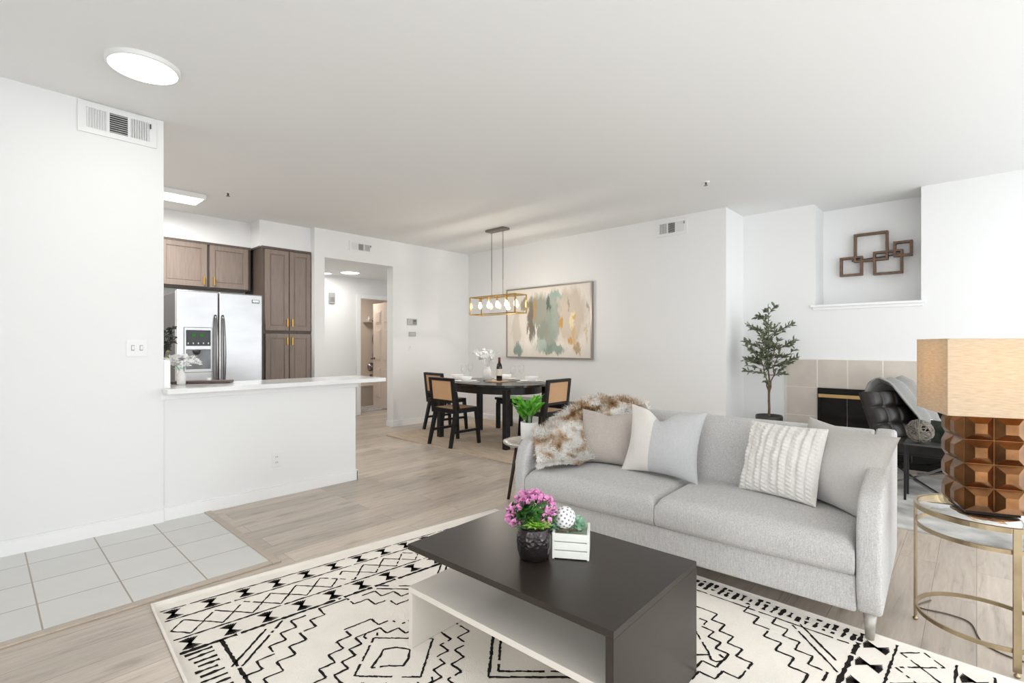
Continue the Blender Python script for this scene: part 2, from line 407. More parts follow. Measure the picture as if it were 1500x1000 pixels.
b = BM(); box(b, -.60, .60, -.145, .145, -.056, -.045); obj('diffuser', b, M_lit, t)
area('lamp_glow', (.98, 5.94, CZ-.07), (0, 0, 0), 1.2, .3, 50, (1, .98, .95))
area('lamp_glow', (5.1, 9.0, 2.40), (0, 0, 0), .5, .5, 15, (1, .9, .8))  # unseen lamp added to light the bathroom, no fixture
def sprinkler(x, y, label):
    t = thing('sprinkler_head', label, 'sprinkler', (x, y, CZ))
    b = BM(); lathe(b, [(.035, 0), (.033, -.006), (.012, -.008)], 20); obj('cover_plate', b, M_white, t)
    b = BM(); lathe(b, [(.010, -.006), (.008, -.03), (.018, -.034), (.018, -.037)], 14); obj('nozzle', b, M_gun, t)
sprinkler(1.728, 5.54, 'small sprinkler head on the kitchen ceiling right of the light panel')
sprinkler(4.69, 1.87, 'small sprinkler head on the living room ceiling near the return wall')

# ------------------------------------------------------------------ vents, switches, outlets
def vent(label, W, H, M, lever=True):
    t = thing('air_vent', label, 'vent'); t.matrix_world = M      # local: x width, z height, -y outward
    b = BM(); T = .012
    box(b, -W/2, W/2, -T, 0, H*.32, H/2, .003); box(b, -W/2, W/2, -T, 0, -H/2, -H*.32, .003)
    xs = [(-W/2, -W*.40), (-W*.145, -W*.115), (W*.115, W*.145), (W*.40, W/2)]
    for a, c in xs: box(b, a, c, -T, 0, -H*.33, H*.33, .001)
    obj('frame', b, M_white, t)
    b = BM(); box(b, -W*.41, W*.41, -.002, -.0005, -H*.33, H*.33); obj('duct_opening', b, M_char, t)
    for (a, c, vert) in ((-W*.40, -W*.145, 1), (-W*.115, W*.115, 0), (W*.145, W*.40, -1)):
        b = BM()
        if vert:
            n = 8
            for k in range(n):
                x = a+(c-a)*(k+.5)/n
                box(b, -.0012, .0012, -.008, .008, -H*.32, H*.32, M=Matrix.Translation((x, -.007, 0)) @ Matrix.Rotation(vert*.9, 4, 'Z'))
        else:
            n = 9
            for k in range(n):
                z = -H*.32+H*.64*(k+.5)/n
                box(b, a, c, -.006, .006, -.001, .001, M=Matrix.Translation((0, -.007, z)) @ Matrix.Rotation(.5, 4, 'X'))
        obj('louver', b, M_white, t)
    if lever:
        b = BM(); box(b, W*.405, W*.42, -.024, -.01, H*.12, H*.28, .002); obj('lever', b, M_char, t)
    return t
def Mface(loc, ang):   # local -y points out of the wall at yaw ang (0: faces -y ; -90: faces -x)
    return Matrix.Translation(loc) @ Matrix.Rotation(ang, 4, 'Z')
vent('large white air vent high on the left wall by the ceiling light', .41, .195, Mface((.628, 4.10, 2.655), 0))
vent('small white air vent on the far wall above the hallway opening', .36, .14, Mface((3.68, FY, 2.595), 0))
vent('white air vent high on the dining wall near the return', .39, .19, Mface((5.71, 2.69, 2.632), -PI/2))
t = thing('light_switch', 'double white toggle switch plate on the left wall', 'light switch', (.725, 4.10, 1.20))
b = BM(); box(b, -.058, .058, -.006, 0, -.058, .058, .003); obj('plate', b, M_white, t)
for x in (-.023, .023):
    b = BM(); box(b, x-.006, x+.006, -.018, -.004, -.012, .014, .002); obj('toggle', b, M_white, t)
for x in (-.023, .023):
    b = BM(); box(b, x-.009, x+.009, -.0068, -.0058, -.018, .018); obj('slot', b, M_gun, t)
def outlet(label, M):
    t = thing('wall_outlet', label, 'outlet'); t.matrix_world = M
    b = BM(); box(b, -.036, .036, -.006, 0, -.058, .058, .003); obj('plate', b, M_white, t)
    for z in (-.022, .022):
        b = BM(); box(b, -.016, .016, -.0085, -.004, z-.015, z+.015, .003); s = obj('socket', b, M_white, t)
        b = BM(); box(b, -.008, -.005, -.0092, -.008, z-.006, z+.007); box(b, .005, .008, -.0092, -.008, z-.006, z+.007); obj('slots', b, M_char, s)
outlet('white wall outlet low on the half wall under the bar counter', Mface((1.637, 4.115, .30), 0))
outlet('small wall outlet low on the dining wall seen under the table', Mface((5.71, 5.23, .31), -PI/2))
t = thing('thermostat', 'white thermostat with grey display on the far wall, upper of the two controls', 'thermostat', (4.54, FY, 1.572))
b = BM(); box(b, -.085, .085, -.03, 0, -.05, .05, .006); obj('body', b, mat('light_grey_plastic', '#b9b8b5', .4), t)
b = BM(); box(b, .0, .075, -.032, -.028, -.035, .035, .002); obj('display', b, mat('lcd', '#8d908c', .2), t)
b = BM(); box(b, .02, .06, -.034, -.03, .008, .022, .001); obj('button', b, M_char, t)
t = thing('wall_control', 'small white alarm keypad under the thermostat on the far wall', 'keypad', (4.55, FY, 1.385))
b = BM(); box(b, -.06, .06, -.022, 0, -.034, .034, .005); obj('body', b, mat('keypad_plastic', '#b4b3af', .4), t)
b = BM(); box(b, -.045, .045, -.024, -.02, -.022, .022, .002); obj('display', b, mat('pale_lcd', '#c6c6c2', .3), t)
t = thing('light_switch', 'single white switch plate on the far wall below the keypad', 'light switch', (4.51, FY, 1.19))
b = BM(); box(b, -.036, .036, -.006, 0, -.058, .058, .003); obj('plate', b, M_white, t)
b = BM(); box(b, -.006, .006, -.018, -.004, -.012, .014, .002); obj('toggle', b, M_white, t)
t = thing('door_chime', 'small grey chime box high on the hallway wall', 'chime', (4.02, HY, 2.0))
b = BM(); box(b, -.05, .05, -.03, 0, -.09, .09, .005); obj('body', b, mat('pale_grey_plastic', '#a3a3a2', .5), t)
b = BM()
for k in range(4): box(b, -.035, .035, -.032, -.029, -.06+k*.02, -.052+k*.02)
obj('grille', b, M_gun, t)

# ------------------------------------------------------------------ kitchen
t = tag(obj('bar_countertop', box(BM(), .865, 2.55, 3.955, 4.47, .886, .921, .005), M_quartz), 'white quartz bar counter on the half wall', 'countertop')
def cab_door(bm, x0, x1, z0, z1, y, fr=.055):
    box(bm, x0, x1, y-.02, y, z0, z1, .002)
    for a, c, e, f in ((x0, x0+fr, z0, z1), (x1-fr, x1, z0, z1), (x0+fr, x1-fr, z1-fr, z1), (x0+fr, x1-fr, z0, z0+fr)):
        box(bm, a, c, y-.03, y-.018, e, f, .003)
    box(bm, x0+fr+.012, x1-fr-.012, y-.024, y-.018, z0+fr+.012, z1-fr-.012, .004)
    return bm
def pull(parent, x, y, z):
    b = BM(); box(b, x-.007, x+.007, y-.034, y-.024, z-.05, z+.05, .002)
    for s in (-.035, .035): box(b, x-.004, x+.004, y-.026, y-.0, z+s-.004, z+s+.004)
    obj('handle', b, M_brass, parent)
t = thing('kitchen_cabinet', 'taupe two-door wall cabinet above the refrigerator', 'cabinet', (0, 0, 0))
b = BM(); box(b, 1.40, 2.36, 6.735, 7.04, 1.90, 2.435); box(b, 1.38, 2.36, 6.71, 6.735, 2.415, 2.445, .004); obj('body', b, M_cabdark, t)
dr = obj('door', cab_door(BM(), 1.40, 1.865, 1.91, 2.415, 6.735), M_cab, t); pull(dr, 1.825, 6.708, 1.98)
dr = obj('door', cab_door(BM(), 1.895, 2.325, 1.91, 2.415, 6.735), M_cab, t); pull(dr, 1.935, 6.708, 1.98)
t = thing('pantry_cabinet', 'tall taupe pantry cabinet with four doors beside the refrigerator', 'cabinet', (0, 0, 0))
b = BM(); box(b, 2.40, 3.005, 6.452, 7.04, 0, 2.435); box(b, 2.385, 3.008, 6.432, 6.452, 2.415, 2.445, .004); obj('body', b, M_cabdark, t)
for z0, z1, hz in ((1.40, 2.41, 1.50), (.12, 1.36, 1.27)):
    for x0, x1, hx in ((2.425, 2.712, 2.685), (2.722, 2.995, 2.748)):
        dr = obj('door', cab_door(BM(), x0, x1, z0, z1, 6.452), M_cab, t); pull(dr, hx, 6.425, hz)
# refrigerator
t = thing('refrigerator', 'stainless side-by-side refrigerator with ice dispenser', 'refrigerator', (1.345, 5.80, 0))
b = BM(); box(b, .01, .80, .07, .80, .03, 1.75, .006); obj('body', b, M_char, t)
b = BM(); box(b, 0, .372, 0, .065, .10, 1.77, .012, 3); dl = obj('door', b, M_steel, t); dl['label'] = 'left freezer door with dispenser'
b = BM(); box(b, .380, .812, 0, .065, .10, 1.77, .012, 3); drr = obj('door', b, M_steel, t); drr['label'] = 'right refrigerator door'
for dd, x in ((dl, .342), (drr, .412)):
    b = BM(); n = 18; tube(b, [(x, -.012-.05*math.sin(PI*min(1, max(0, k/n)))**.5, .70+.83*k/n) for k in range(n+1)], [.010+.006*math.sin(PI*k/n) for k in range(n+1)], 10)
    obj('handle', b, M_dsteel, dd)
b = BM(); box(b, .06, .315, -.012, .0, .94, 1.40, .006); ds = obj('dispenser', b, M_steel, t)
b = BM(); box(b, .078, .297, -.016, -.010, 1.21, 1.37, .004); obj('control_panel', b, mat('black_panel', '#26282a', .25), ds)
b = BM(); box(b, .078, .297, -.014, -.010, .975, 1.175, .004); obj('recess', b, mat('grey_recess', '#6f7071', .3, .6, noise=.3, nscale=8), ds)
b = BM(); lathe(b, [(.035, 0), (.028, -.03), (.012, -.045)], 16, (.17, -.025, 1.165)); obj('nozzle', b, M_char, ds)
M_led = emis('green_led', '#4fb83a', .5)
for x in (.145, .215): obj('display', box(BM(), x-.016, x+.016, -.018, -.015, 1.305, 1.33, .004), M_led, ds)
for k in range(5): obj('button', box(BM(), .09+.045*k, .10+.045*k, -.018, -.015, 1.228, 1.245), M_white, ds)
b = BM(); box(b, .70, .78, -.004, .0, 1.675, 1.715, .002); bd = obj('badge', b, mat('badge_grey', '#777777', .3, .6), drr)
b = BM()
for zz in (1.702, 1.69): box(b, .71, .77, -.006, -.003, zz, zz+.005)
obj('lettering', b, M_chrome, bd)

# leaves helper
def leaf(bm, p, d, L, W, up=None, fold=.25, mi=0, droop=0.0):
    d = Vector(d).normalized(); u = Vector(up) if up else Vector((random.uniform(-1, 1), random.uniform(-1, 1), 1))
    s = d.cross(u)
    if s.length < 1e-4: s = d.cross(Vector((1, 0, 0)))
    s.normalize(); n = s.cross(d).normalized(); p = Vector(p)
    def P(a, c, h): return bm.verts.new(p+d*L*a+s*W*c+n*(h*W)-Vector((0, 0, 1))*droop*L*a*a)
    st = [(0, 0), (.3, .42), (.6, .45), (1, 0)]
    base_ = P(0, 0, 0); tip = P(1, 0, 0)
    mid = [P(.35, 0, 0), P(.68, 0, 0)]
    lf = [P(.35, -.5, fold), P(.68, -.42, fold)]; rt = [P(.35, .5, fold), P(.68, .42, fold)]
    for f in ((base_, mid[0], lf[0]), (base_, rt[0], mid[0]), (lf[0], mid[0], mid[1], lf[1]), (mid[0], rt[0], rt[1], mid[1]), (lf[1], mid[1], tip), (mid[1], rt[1], tip)):
        q = bm.faces.new(f); q.material_index = mi
def rnd_dir(zmin=-1, zmax=1):
    z = random.uniform(zmin, zmax); a = random.uniform(0, 2*PI); r = math.sqrt(max(0, 1-z*z)); return Vector((r*math.cos(a), r*math.sin(a), z))
# kitchen things on the bar
E1k = Vector((.682, -.731, 0)); E2k = Vector((.731, .682, 0))
t = thing('serving_tray', 'low dark wooden tray on the left end of the bar counter', 'tray', (1.19, 4.41, .921), -.55)
b = BM(); box(b, -.21, .21, -.055, .055, .002, .022, .003); obj('board', b, mat('walnut_tray', '#5a4a44', .4, noise=.2, nscale=8, stretch=(2, 14, 2)), t)
for x in (-.17, .17): obj('foot', box(BM(), x-.02, x+.02, -.05, .05, 0, .004), M_char, t)
def cup(name, label, x, y, z, r, h, m):
    b = BM(); lathe(b, [(r*.8, 0), (r, h*.2), (r, h), (r*.85, h), (r*.82, h*.3), (.001, h*.25)], 18, (x, y, z)); return tag(obj(name, b, m), label, 'candle')
cup('tealight_candle', 'small white tealight on the right half of the wooden tray', 1.225, 4.355, .943, .016, .022, M_cream)
cup('tealight_candle', 'small white tealight at the left end of the wooden tray', 1.075, 4.455, .943, .016, .022, M_cream)
t = thing('flower_vase', 'small white vase with a white flower bunch on the bar counter', 'vase', (1.045, 4.375, .921))
b = BM(); lathe(b, [(.022, 0), (.028, .004), (.030, .06), (.024, .085), (.014, .105), (.018, .12), (.014, .12), (.010, .10)], 20); obj('vase', b, M_cream, t)
b = BM()
for k in range(24):
    d = rnd_dir(.05, .9); tube(b, [(0, 0, .10), Vector((d.x*.05, d.y*.05, .12+d.z*.05))], .0012, 4)
obj('stems', b, M_sage, t)
b = BM()
for k in range(34):
    d = rnd_dir(-.25, 1); c = E1k*(d.x*.115)+E2k*(d.y*.07)+Vector((0, 0, .155+d.z*.05))
    for q in range(11): leaf(b, c, rnd_dir(-.3, 1), .036, .018)
obj('blossoms', b, M_petalw, t)
t = thing('potted_plant', 'dark leafy kitchen plant half hidden behind the left wall end', 'plant', (.985, 4.745, 0))
b = BM(); lathe(b, [(.05, .90), (.065, .92), (.07, 1.03), (.06, 1.03), (.055, 1.0)], 20); obj('pot', b, M_char, t)
b = BM()
for k in range(26):
    a = random.uniform(0, 2*PI); r = random.uniform(.02, .10); z = random.uniform(1.18, 1.36)
    p = Vector((r*math.cos(a), r*math.sin(a), z)); tube(b, [(0, 0, 1.0), p*.5+Vector((0, 0, .55)), p], .0025, 4); 
    for q in range(4): leaf(b, p, rnd_dir(-.5, .6), .045, .036)
obj('foliage', b, mat('eucalyptus_leaf', '#4b4f48', .6, noise=.3, nscale=20), t)
b = BM()
for k in range(10):
    p = Vector((random.uniform(-.05, .12), random.uniform(-.08, .08), random.uniform(1.10, 1.17)))
    for q in range(4): leaf(b, p, rnd_dir(-.3, .8), .035, .02)
obj('yellow_blossoms', b, mat('pale_yellow', '#d8d08e', .6), t)
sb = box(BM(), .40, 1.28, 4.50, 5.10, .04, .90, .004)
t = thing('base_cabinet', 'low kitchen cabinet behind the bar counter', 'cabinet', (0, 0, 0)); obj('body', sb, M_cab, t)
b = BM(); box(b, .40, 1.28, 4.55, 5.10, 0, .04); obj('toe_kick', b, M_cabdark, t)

# bathroom things
t = thing('bathtub', 'white bathtub at the back of the bathroom', 'bathtub', (5.10, 9.355, 0))
b = BM(); box(b, -1.07, 1.07, -.36, .36, .36, .41, .015, 3); box(b, -1.06, 1.06, -.34, .34, .0, .37, .01); box(b, -1.06, 1.06, -.352, -.338, 0, .09, .004); obj('tub', b, mat('warm_enamel', '#d9cfc6', .25), t)
t = thing('shower_valve', 'round chrome shower valve on the bathroom wall', 'tap', (5.90, 9.745, .74))
b = BM(); lathe(b, [(.09, 0), (.09, .01), (.05, .02), (.03, .06), (.035, .07), (.01, .075)], 24); b.transform(Matrix.Rotation(PI/2, 4, 'X')); obj('plate', b, M_dsteel, t)
b = BM(); bar(b, (0, -.06, 0), (.05, -.08, -.06), .018, .018); obj('lever', b, M_chrome, t)
t = thing('tub_spout', 'chrome tub spout under the shower valve', 'tap', (5.90, 9.745, .55))
b = BM(); tube(b, [(0, 0, 0), (0, -.09, 0), (0, -.13, -.03)], [.03, .028, .022], 14); obj('spout', b, M_dsteel, t)
t = thing('shower_shelf', 'small chrome wire shelf with bottles on the bathroom wall', 'shelf', (5.84, 9.66, 1.72))
b = BM(); box(b, -.14, .14, -.05, .08, -.012, 0, .003); tube(b, [(-.14, -.06, .04), (.14, -.06, .04)], .005, 6); obj('rack', b, M_chrome, t)
tag(obj('soap_bottle', lathe(BM(), [(.022, 0), (.024, .08), (.01, .10), (.01, .12)], 14, (5.80, 9.66, 1.7205)), M_white), 'white bottle on the left of the shower shelf', 'bottle')
tag(obj('soap_bottle', lathe(BM(), [(.022, 0), (.024, .06), (.01, .08), (.01, .09)], 14, (5.90, 9.66, 1.7205)), M_gun), 'grey bottle on the right of the shower shelf', 'bottle')
b = BM(); n = 20
for i in range(n):
    z = 1.70-.95*i/(n-1)
tube(b, [(5.955+.02*math.sin(i*.7), 9.70, 1.66-.85*i/(n-1)) for i in range(n)], [.012+.022*math.sin(PI*i/(n-1)) for i in range(n)], 8)
tag(obj('shower_hose', b, M_dsteel), 'dark hand shower hose hanging on the bathroom wall', 'shower hose')
b = BM(); box(b, 4.72, 5.75, 8.15, 8.85, 0.001, .014, .004); tag(obj('bath_mat', b, mat('blue_grey_mat', '#a9a9ab', .95, noise=.5, nscale=9)), 'blue and grey patterned bath mat on the bathroom floor', 'rug')

# ------------------------------------------------------------------ fireplace and niche
t = thing('fireplace', 'black glass-door fireplace with beige tile surround', 'fireplace', (6.26, 0, 0))
M_ft = mat('beige_stone_tile', '#d0c6bb', .45, noise=.06, nscale=6)
b = BM(); box(b, -.018, -.001, -.14, 1.583, 0, 1.066); box(b, -.03, -.017, .19, 1.265, 0, .758)
obj('grout_bed', box(BM(), -.0235, -.001, -.14, 1.583, 0, 1.064), mat('cream_grout', '#ebe6de', .8), t); b.free()
b = BM(); g = .011
ys = [1.579, 1.268, .992, .690, .385, .085, -.135]
for a, c in zip(ys, ys[1:]): box(b, -.026, -.012, c+g/2, a-g/2, .760, 1.060, .003)
for z0, z1 in ((.447, .754), (.135, .441), (0, .129)):
    box(b, -.026, -.012, 1.268+g/2, 1.579-g/2, z0, z1, .003); box(b, -.026, -.012, -.135+g/2, .17-g/2, z0, z1, .003)
obj('tile_surround', b, M_ft, t)
b = BM(); box(b, -.045, -.010, .17, 1.265, .69, .757, .003); box(b, -.045, -.010, .17, .20, 0, .69, .002); box(b, -.045, -.010, 1.235, 1.265, 0, .69, .002); box(b, -.045, -.01, .17, 1.265, 0, .06, .002)
obj('frame', b, mat('black_steel', '#131211', .35, .5), t)
b = BM(); box(b, -.052, -.044, .20, 1.255, .655, .692, .002); obj('brass_trim', b, mat('pale_brass', '#d3b27a', .35, .9), t)
for y0, y1 in ((.20, .462), (.466, .728), (.732, .993), (.997, 1.235)):
    b = BM(); box(b, -.034, -.026, y0, y1, .06, .655, .002); obj('glass_door', b, mat('dark_fire_glass', '#0d0b0a', .08, spec=.6), t)
M_wood = mat('walnut_frame', '#6f5540', .5, noise=.25, nscale=10, stretch=(3, 3, 3))
t = thing('wall_decor', 'brown wall art of four overlapping square frames in the niche', 'wall art', (6.68, 0, 0))
def sq(y1, y0, z0, z1, dep, w=.022):
    b = BM()
    for a, c, e, f in ((y0, y1, z1-w, z1), (y0, y1, z0, z0+w), (y0, y0+w, z0+w, z1-w), (y1-w, y1, z0+w, z1-w)): box(b, -dep, -dep+.075, a, c, e, f, .002)
    obj('square_frame', b, M_wood, t)
s = 6.68/6.60
sq(.985+.01, .69, 2.13, 2.44, .075+.005); sq(1.125, .915, 1.985, 2.195, .082+.005); sq(.82, .565, 1.975, 2.225, .084+.005); sq(.645, .485, 2.15, 2.31, .088+.004)
b = BM(); bar(b, (-.02, 1.02, 2.155), (-.02, .60, 2.18), .012, .012); obj('rod', b, M_char, t)
# olive tree
t = thing('olive_tree', 'slim potted olive tree in front of the return wall by the fireplace', 'tree', (5.90, 1.66, 0))
b = BM(); lathe(b, [(.10, 0), (.115, .02), (.135, .44), (.128, .455), (.12, .44), (.115, .40), (.001, .40)], 28); obj('pot', b, M_char, t)
b = BM(); fb = BM(); random.seed(11)
def branch(p0, p1, r0, r1, nl, n=7, wob=.02, lf=True):
    p0 = Vector(p0); p1 = Vector(p1); pts = []
    for k in range(n):
        f = k/(n-1); q = p0.lerp(p1, f)
        if 0 < k < n-1: q += Vector((random.uniform(-wob, wob), random.uniform(-wob, wob), 0))
        pts.append(q)
    tube(b, pts, [r0+(r1-r0)*k/(n-1) for k in range(n)], 7)
    if lf:
        for k in range(nl):
            f = random.uniform(.25, 1.0); i = min(n-2, int(f*(n-1))); q = pts[i].lerp(pts[i+1], f*(n-1)-i)
            d = (p1-p0).normalized()+rnd_dir(-.6, .6)*.9
            leaf(fb, q, d, random.uniform(.045, .07), random.uniform(.02, .029))
    return pts
tr = branch((0, 0, .38), (.0, .0, .82), .014, .011, 0, lf=False, wob=.006)
stems = []
for dx, dy, top in ((.0, .01, 1.66), (-.05, .10, 1.25), (.04, -.10, 1.22), (.06, .04, 1.40)):
    stems.append(branch((0, 0, .62+random.uniform(0, .12)), (dx, dy, top-.0), .008, .003, 14, n=9, wob=.012))
for st in stems:
    for k in range(11):
        f = random.uniform(.35, 1); i = min(len(st)-2, int(f*(len(st)-1))); q = st[i].lerp(st[i+1], random.random())
        a = random.uniform(0, 2*PI); hz = (q.z-.6)/1.05
        L_ = random.uniform(.14, .27)*(1.15-hz*.62)
        e = q+Vector((math.cos(a)*L_, math.sin(a)*L_, random.uniform(-.02, .14)))
        if q.z > .78: branch(q, e, .003, .0012, 15, n=5, wob=.01)
for ang in (PI*.5+.1, PI*.5-.2, -PI/2, -PI/2+.3, PI+.3):
    for zz in (.98, 1.16, 1.34):
        e = Vector((math.cos(ang)*.27, math.sin(ang)*.25*(1.5-zz*.45), zz+.10)); branch((0, 0, zz-.02), e, .003, .001, 18, n=6, wob=.012)
obj('trunk', b, M_bark, t); obj('foliage', fb, M_leaf, t, recalc=False)
b = BM(); lathe(b, [(.119, .40), (.06, .415), (.001, .42)], 24, cap=False); obj('soil', b, M_char, t)
# ------------------------------------------------------------------ dining area
b = BM()
D0, D1, D2, D3 = (3.74, 5.80), (5.60, 5.95), (5.60, 3.25), (3.71, 3.25)
prism(b, [D0, D1, D2, D3], .001, .012)
tag(obj('dining_rug', b, mat('beige_dining_rug', '#c8b59f', .95, noise=.16, nscale=5, stretch=(6, 1, 1), bump=.4)), 'beige flatweave rug under the black dining table', 'rug')
t = thing('dining_table', 'black oval dining table set with dishes', 'table', (4.515, 4.57, 0))
def race(rx, ry, n=64, k=2.2):
    out = []
    for i in range(n):
        a = 2*PI*i/n; c, s_ = math.cos(a), math.sin(a)
        out.append((rx*abs(c)**(2/k)*(1 if c >= 0 else -1), ry*abs(s_)**(2/k)*(1 if s_ >= 0 else -1)))
    return out
b = BM(); prism(b, race(.50, .80), .722, .75, bev=.005); obj('tabletop', b, mat('black_tabletop', '#191817', .22, spec=.6), t)
b = BM(); prism(b, race(.44, .73), .635, .722); obj('apron', b, M_black, t)
for sx in (-1, 1):
    for sy in (-1, 1):
        b = BM(); box(b, sx*.355-.033, sx*.355+.033, sy*.60-.033, sy*.60+.033, .012, .70, .004); obj('leg', b, M_black, t)
def make_chair(label, loc, rot):
    t = thing('dining_chair', label, 'chair', loc, rot, 'black cane dining chairs')
    for s in (-1, 1):
        b = BM(); bar(b, (-.13, s*.185, .43), (-.228, s*.20, .0), .036, .05, ax=(0, 1, 0), w2=.034, d2=.034); obj('leg', b, M_black, t)
        b = BM(); bar(b, (.195, s*.185, .44), (.228, s*.20, .0), .036, .05, ax=(0, 1, 0), w2=.034, d2=.034); obj('leg', b, M_black, t)
        b = BM(); bar(b, (-.155, s*.205, .39), (-.205, s*.205, .815), .03, .045, ax=(0, 1, 0)); 
        bar(b, (-.12, s*.205, .43), (-.165, s*.205, .66), .03, .05, ax=(0, 1, 0)); obj('back_post', b, M_black, t)
        b = BM(); bar(b, (-.185, s*.193, .175), (.21, s*.195, .175), .022, .03); obj('stretcher', b, M_black, t)
    b = BM(); 
    for x0, x1, y0, y1 in ((-.18, .22, .165, .205), (-.18, .22, -.205, -.165), (.18, .22, -.165, .165), (-.18, -.14, -.165, .165)): box(b, x0, x1, y0, y1, .395, .45, .004)
    obj('seat_frame', b, M_black, t)
    b = BM(); box(b, -.15, .19, -.172, .172, .438, .452, .003); obj('seat', b, M_cane, t)
    R = Matrix.Translation((-.155, 0, .39)) @ Matrix.Rotation(-math.atan2(.05, .425), 4, 'Y')
    obj('top_rail', box(BM(), -.016, .016, -.205, .205, .395, .43, .003, M=R), M_black, t); obj('lower_rail', box(BM(), -.012, .012, -.19, .19, .135, .165, .003, M=R), M_black, t)
    b = BM(); box(b, -.006, .006, -.186, .186, .16, .40, .002, M=R); obj('backrest', b, M_cane, t)
    return t
ch = make_chair('cane dining chair nearest the half wall, in front of the dining table', (3.99, 4.69, .012), 0)
dup(ch, (4.575, 5.575, .012), math.radians(-4), 'cane dining chair at the left end of the dining table by the far wall')
dup(ch, (4.53, 3.70, .012), math.radians(92), 'cane dining chair at the right end of the dining table behind the potted plant')
t = thing('dining_bench', 'black backless bench on the wall side of the dining table', 'bench', (5.29, 4.53, .012))
b = BM(); box(b, -.16, .16, -.62, .60, .415, .45, .004); obj('seat', b, mat('black_bench_top', '#1a1919', .2, spec=.6), t)
b = BM(); box(b, -.145, .145, -.60, .58, .36, .415); obj('apron', b, M_black, t)
for sx in (-1, 1):
    for y in (-.575, .555):
        b = BM(); box(b, sx*.13-.025, sx*.13+.025, y-.025, y+.025, 0, .37, .003); obj('leg', b, M_black, t)
TZ = .7515
M_mat = mat('grey_linen', '#bdbab5', .9, noise=.1, nscale=60)
def placemat(x, y, a, lab):
    b = BM(); lathe(b, [(.001, 0), (.19, 0), (.19, .003), (.001, .003)], 40); tag(obj('placemat', b, M_mat, loc=(x, y, TZ)), lab, 'placemat', 'round placemats')
def plate(x, y, z, lab, r=.15):
    b = BM(); lathe(b, [(r*.55, 0), (r*.6, .003), (r, .016), (r*.99, .019), (r*.6, .007), (.001, .006)], 36); tag(obj('dinner_plate', b, M_cream, loc=(x, y, z)), lab, 'plate', 'white dinner plates')
def bowl(x, y, z, lab, r=.085):
    b = BM(); lathe(b, [(r*.5, 0), (r*.55, .006), (r*.9, .03), (r, .058), (r*.94, .058), (r*.8, .03), (.001, .012)], 32); tag(obj('soup_bowl', b, M_cream, loc=(x, y, z)), lab, 'bowl', 'white soup bowls')
def wineglass(x, y, lab):
    t = thing('wine_glass', lab, 'glass', (x, y, TZ), 0, 'stemmed glasses on the dining table')
    b = BM(); lathe(b, [(.034, 0), (.033, .003), (.006, .006), (.0035, .02), (.0035, .085), (.006, .092)], 18); obj('stem', b, M_clear, t)
    b = BM(); lathe(b, [(.004, .09), (.026, .105), (.038, .14), (.036, .185), (.031, .205)], 20, cap=False); obj('glass_bowl', b, M_clear, t)
sets = ((4.20, 4.72, 'in front of the nearest cane chair'), (4.42, 5.13, 'at the left end of the table'), (4.82, 4.62, 'on the wall side right of the bottle'), (4.78, 4.12, 'at the right end of the table'))
for i, (x, y, wh) in enumerate(sets):
    placemat(x, y, 0, 'round grey placemat ' + wh)
    plate(x, y, TZ+.0035, 'white dinner plate ' + wh)
    bowl(x, y, TZ+.0115, 'white bowl ' + wh)
for x, y, wh in ((4.36, 4.93, 'stemmed clear glass left of the white vase, near side'), (4.72, 5.20, 'stemmed clear glass at the far left of the table'), (4.68, 4.35, 'stemmed clear glass right of the bottle'), (4.88, 4.38, 'stemmed clear glass on the wall side toward the right end')): wineglass(x, y, wh)
b = BM(); box(b, -.09, .09, -.12, .12, 0, .012, .003); tag(obj('trivet', b, mat('blond_wood', '#d8b48c', .5, noise=.15, nscale=9, stretch=(2, 12, 2)), loc=(4.51, 4.47, TZ)), 'blond wood board under the wine bottle', 'board')
t = thing('wine_bottle', 'dark wine bottle with a cream label on the dining table', 'bottle', (4.54, 4.455, TZ+.0125))
b = BM(); lathe(b, [(.034, 0), (.037, .006), (.037, .175), (.03, .205), (.016, .228), (.0145, .27)], 24); obj('bottle', b, mat('dark_bottle_glass', '#1a100d', .1, spec=.6), t)
b = BM(); lathe(b, [(.0375, .065), (.0375, .15)], 24, cap=False); obj('paper_label', b, mat('cream_label', '#e6ddcf', .7), t)
b = BM(); lathe(b, [(.0155, .235), (.0155, .295), (.013, .298)], 18); obj('foil_cap', b, mat('red_foil', '#7c3a2c', .4), t)
t = thing('flower_vase', 'white vase with white branches on the dining table', 'vase', (4.60, 4.74, TZ))
b = BM(); lathe(b, [(.05, 0), (.058, .01), (.062, .09), (.05, .14), (.036, .165), (.042, .18), (.036, .18), (.03, .16)], 28); obj('vase', b, M_cream, t)
b = BM(); fb = BM(); random.seed(5)
for k in range(16):
    a = random.uniform(0, 2*PI); r = random.uniform(.10, .27); e = Vector((r*math.cos(a)*.8, r*math.sin(a), random.uniform(.26, .43)))
    pts = [Vector((0, 0, .15)), Vector((e.x*.35, e.y*.35, .27)), e]; tube(b, pts, [.003, .002, .001], 5)
    for q in range(16):
        f = random.uniform(.3, 1); p = pts[1].lerp(pts[2], f); leaf(fb, p, (e-pts[0]).normalized()+rnd_dir()*.9, .045, .02)
obj('branches', b, M_petalw, t); obj('leaves', fb, M_petalw, t, recalc=False)
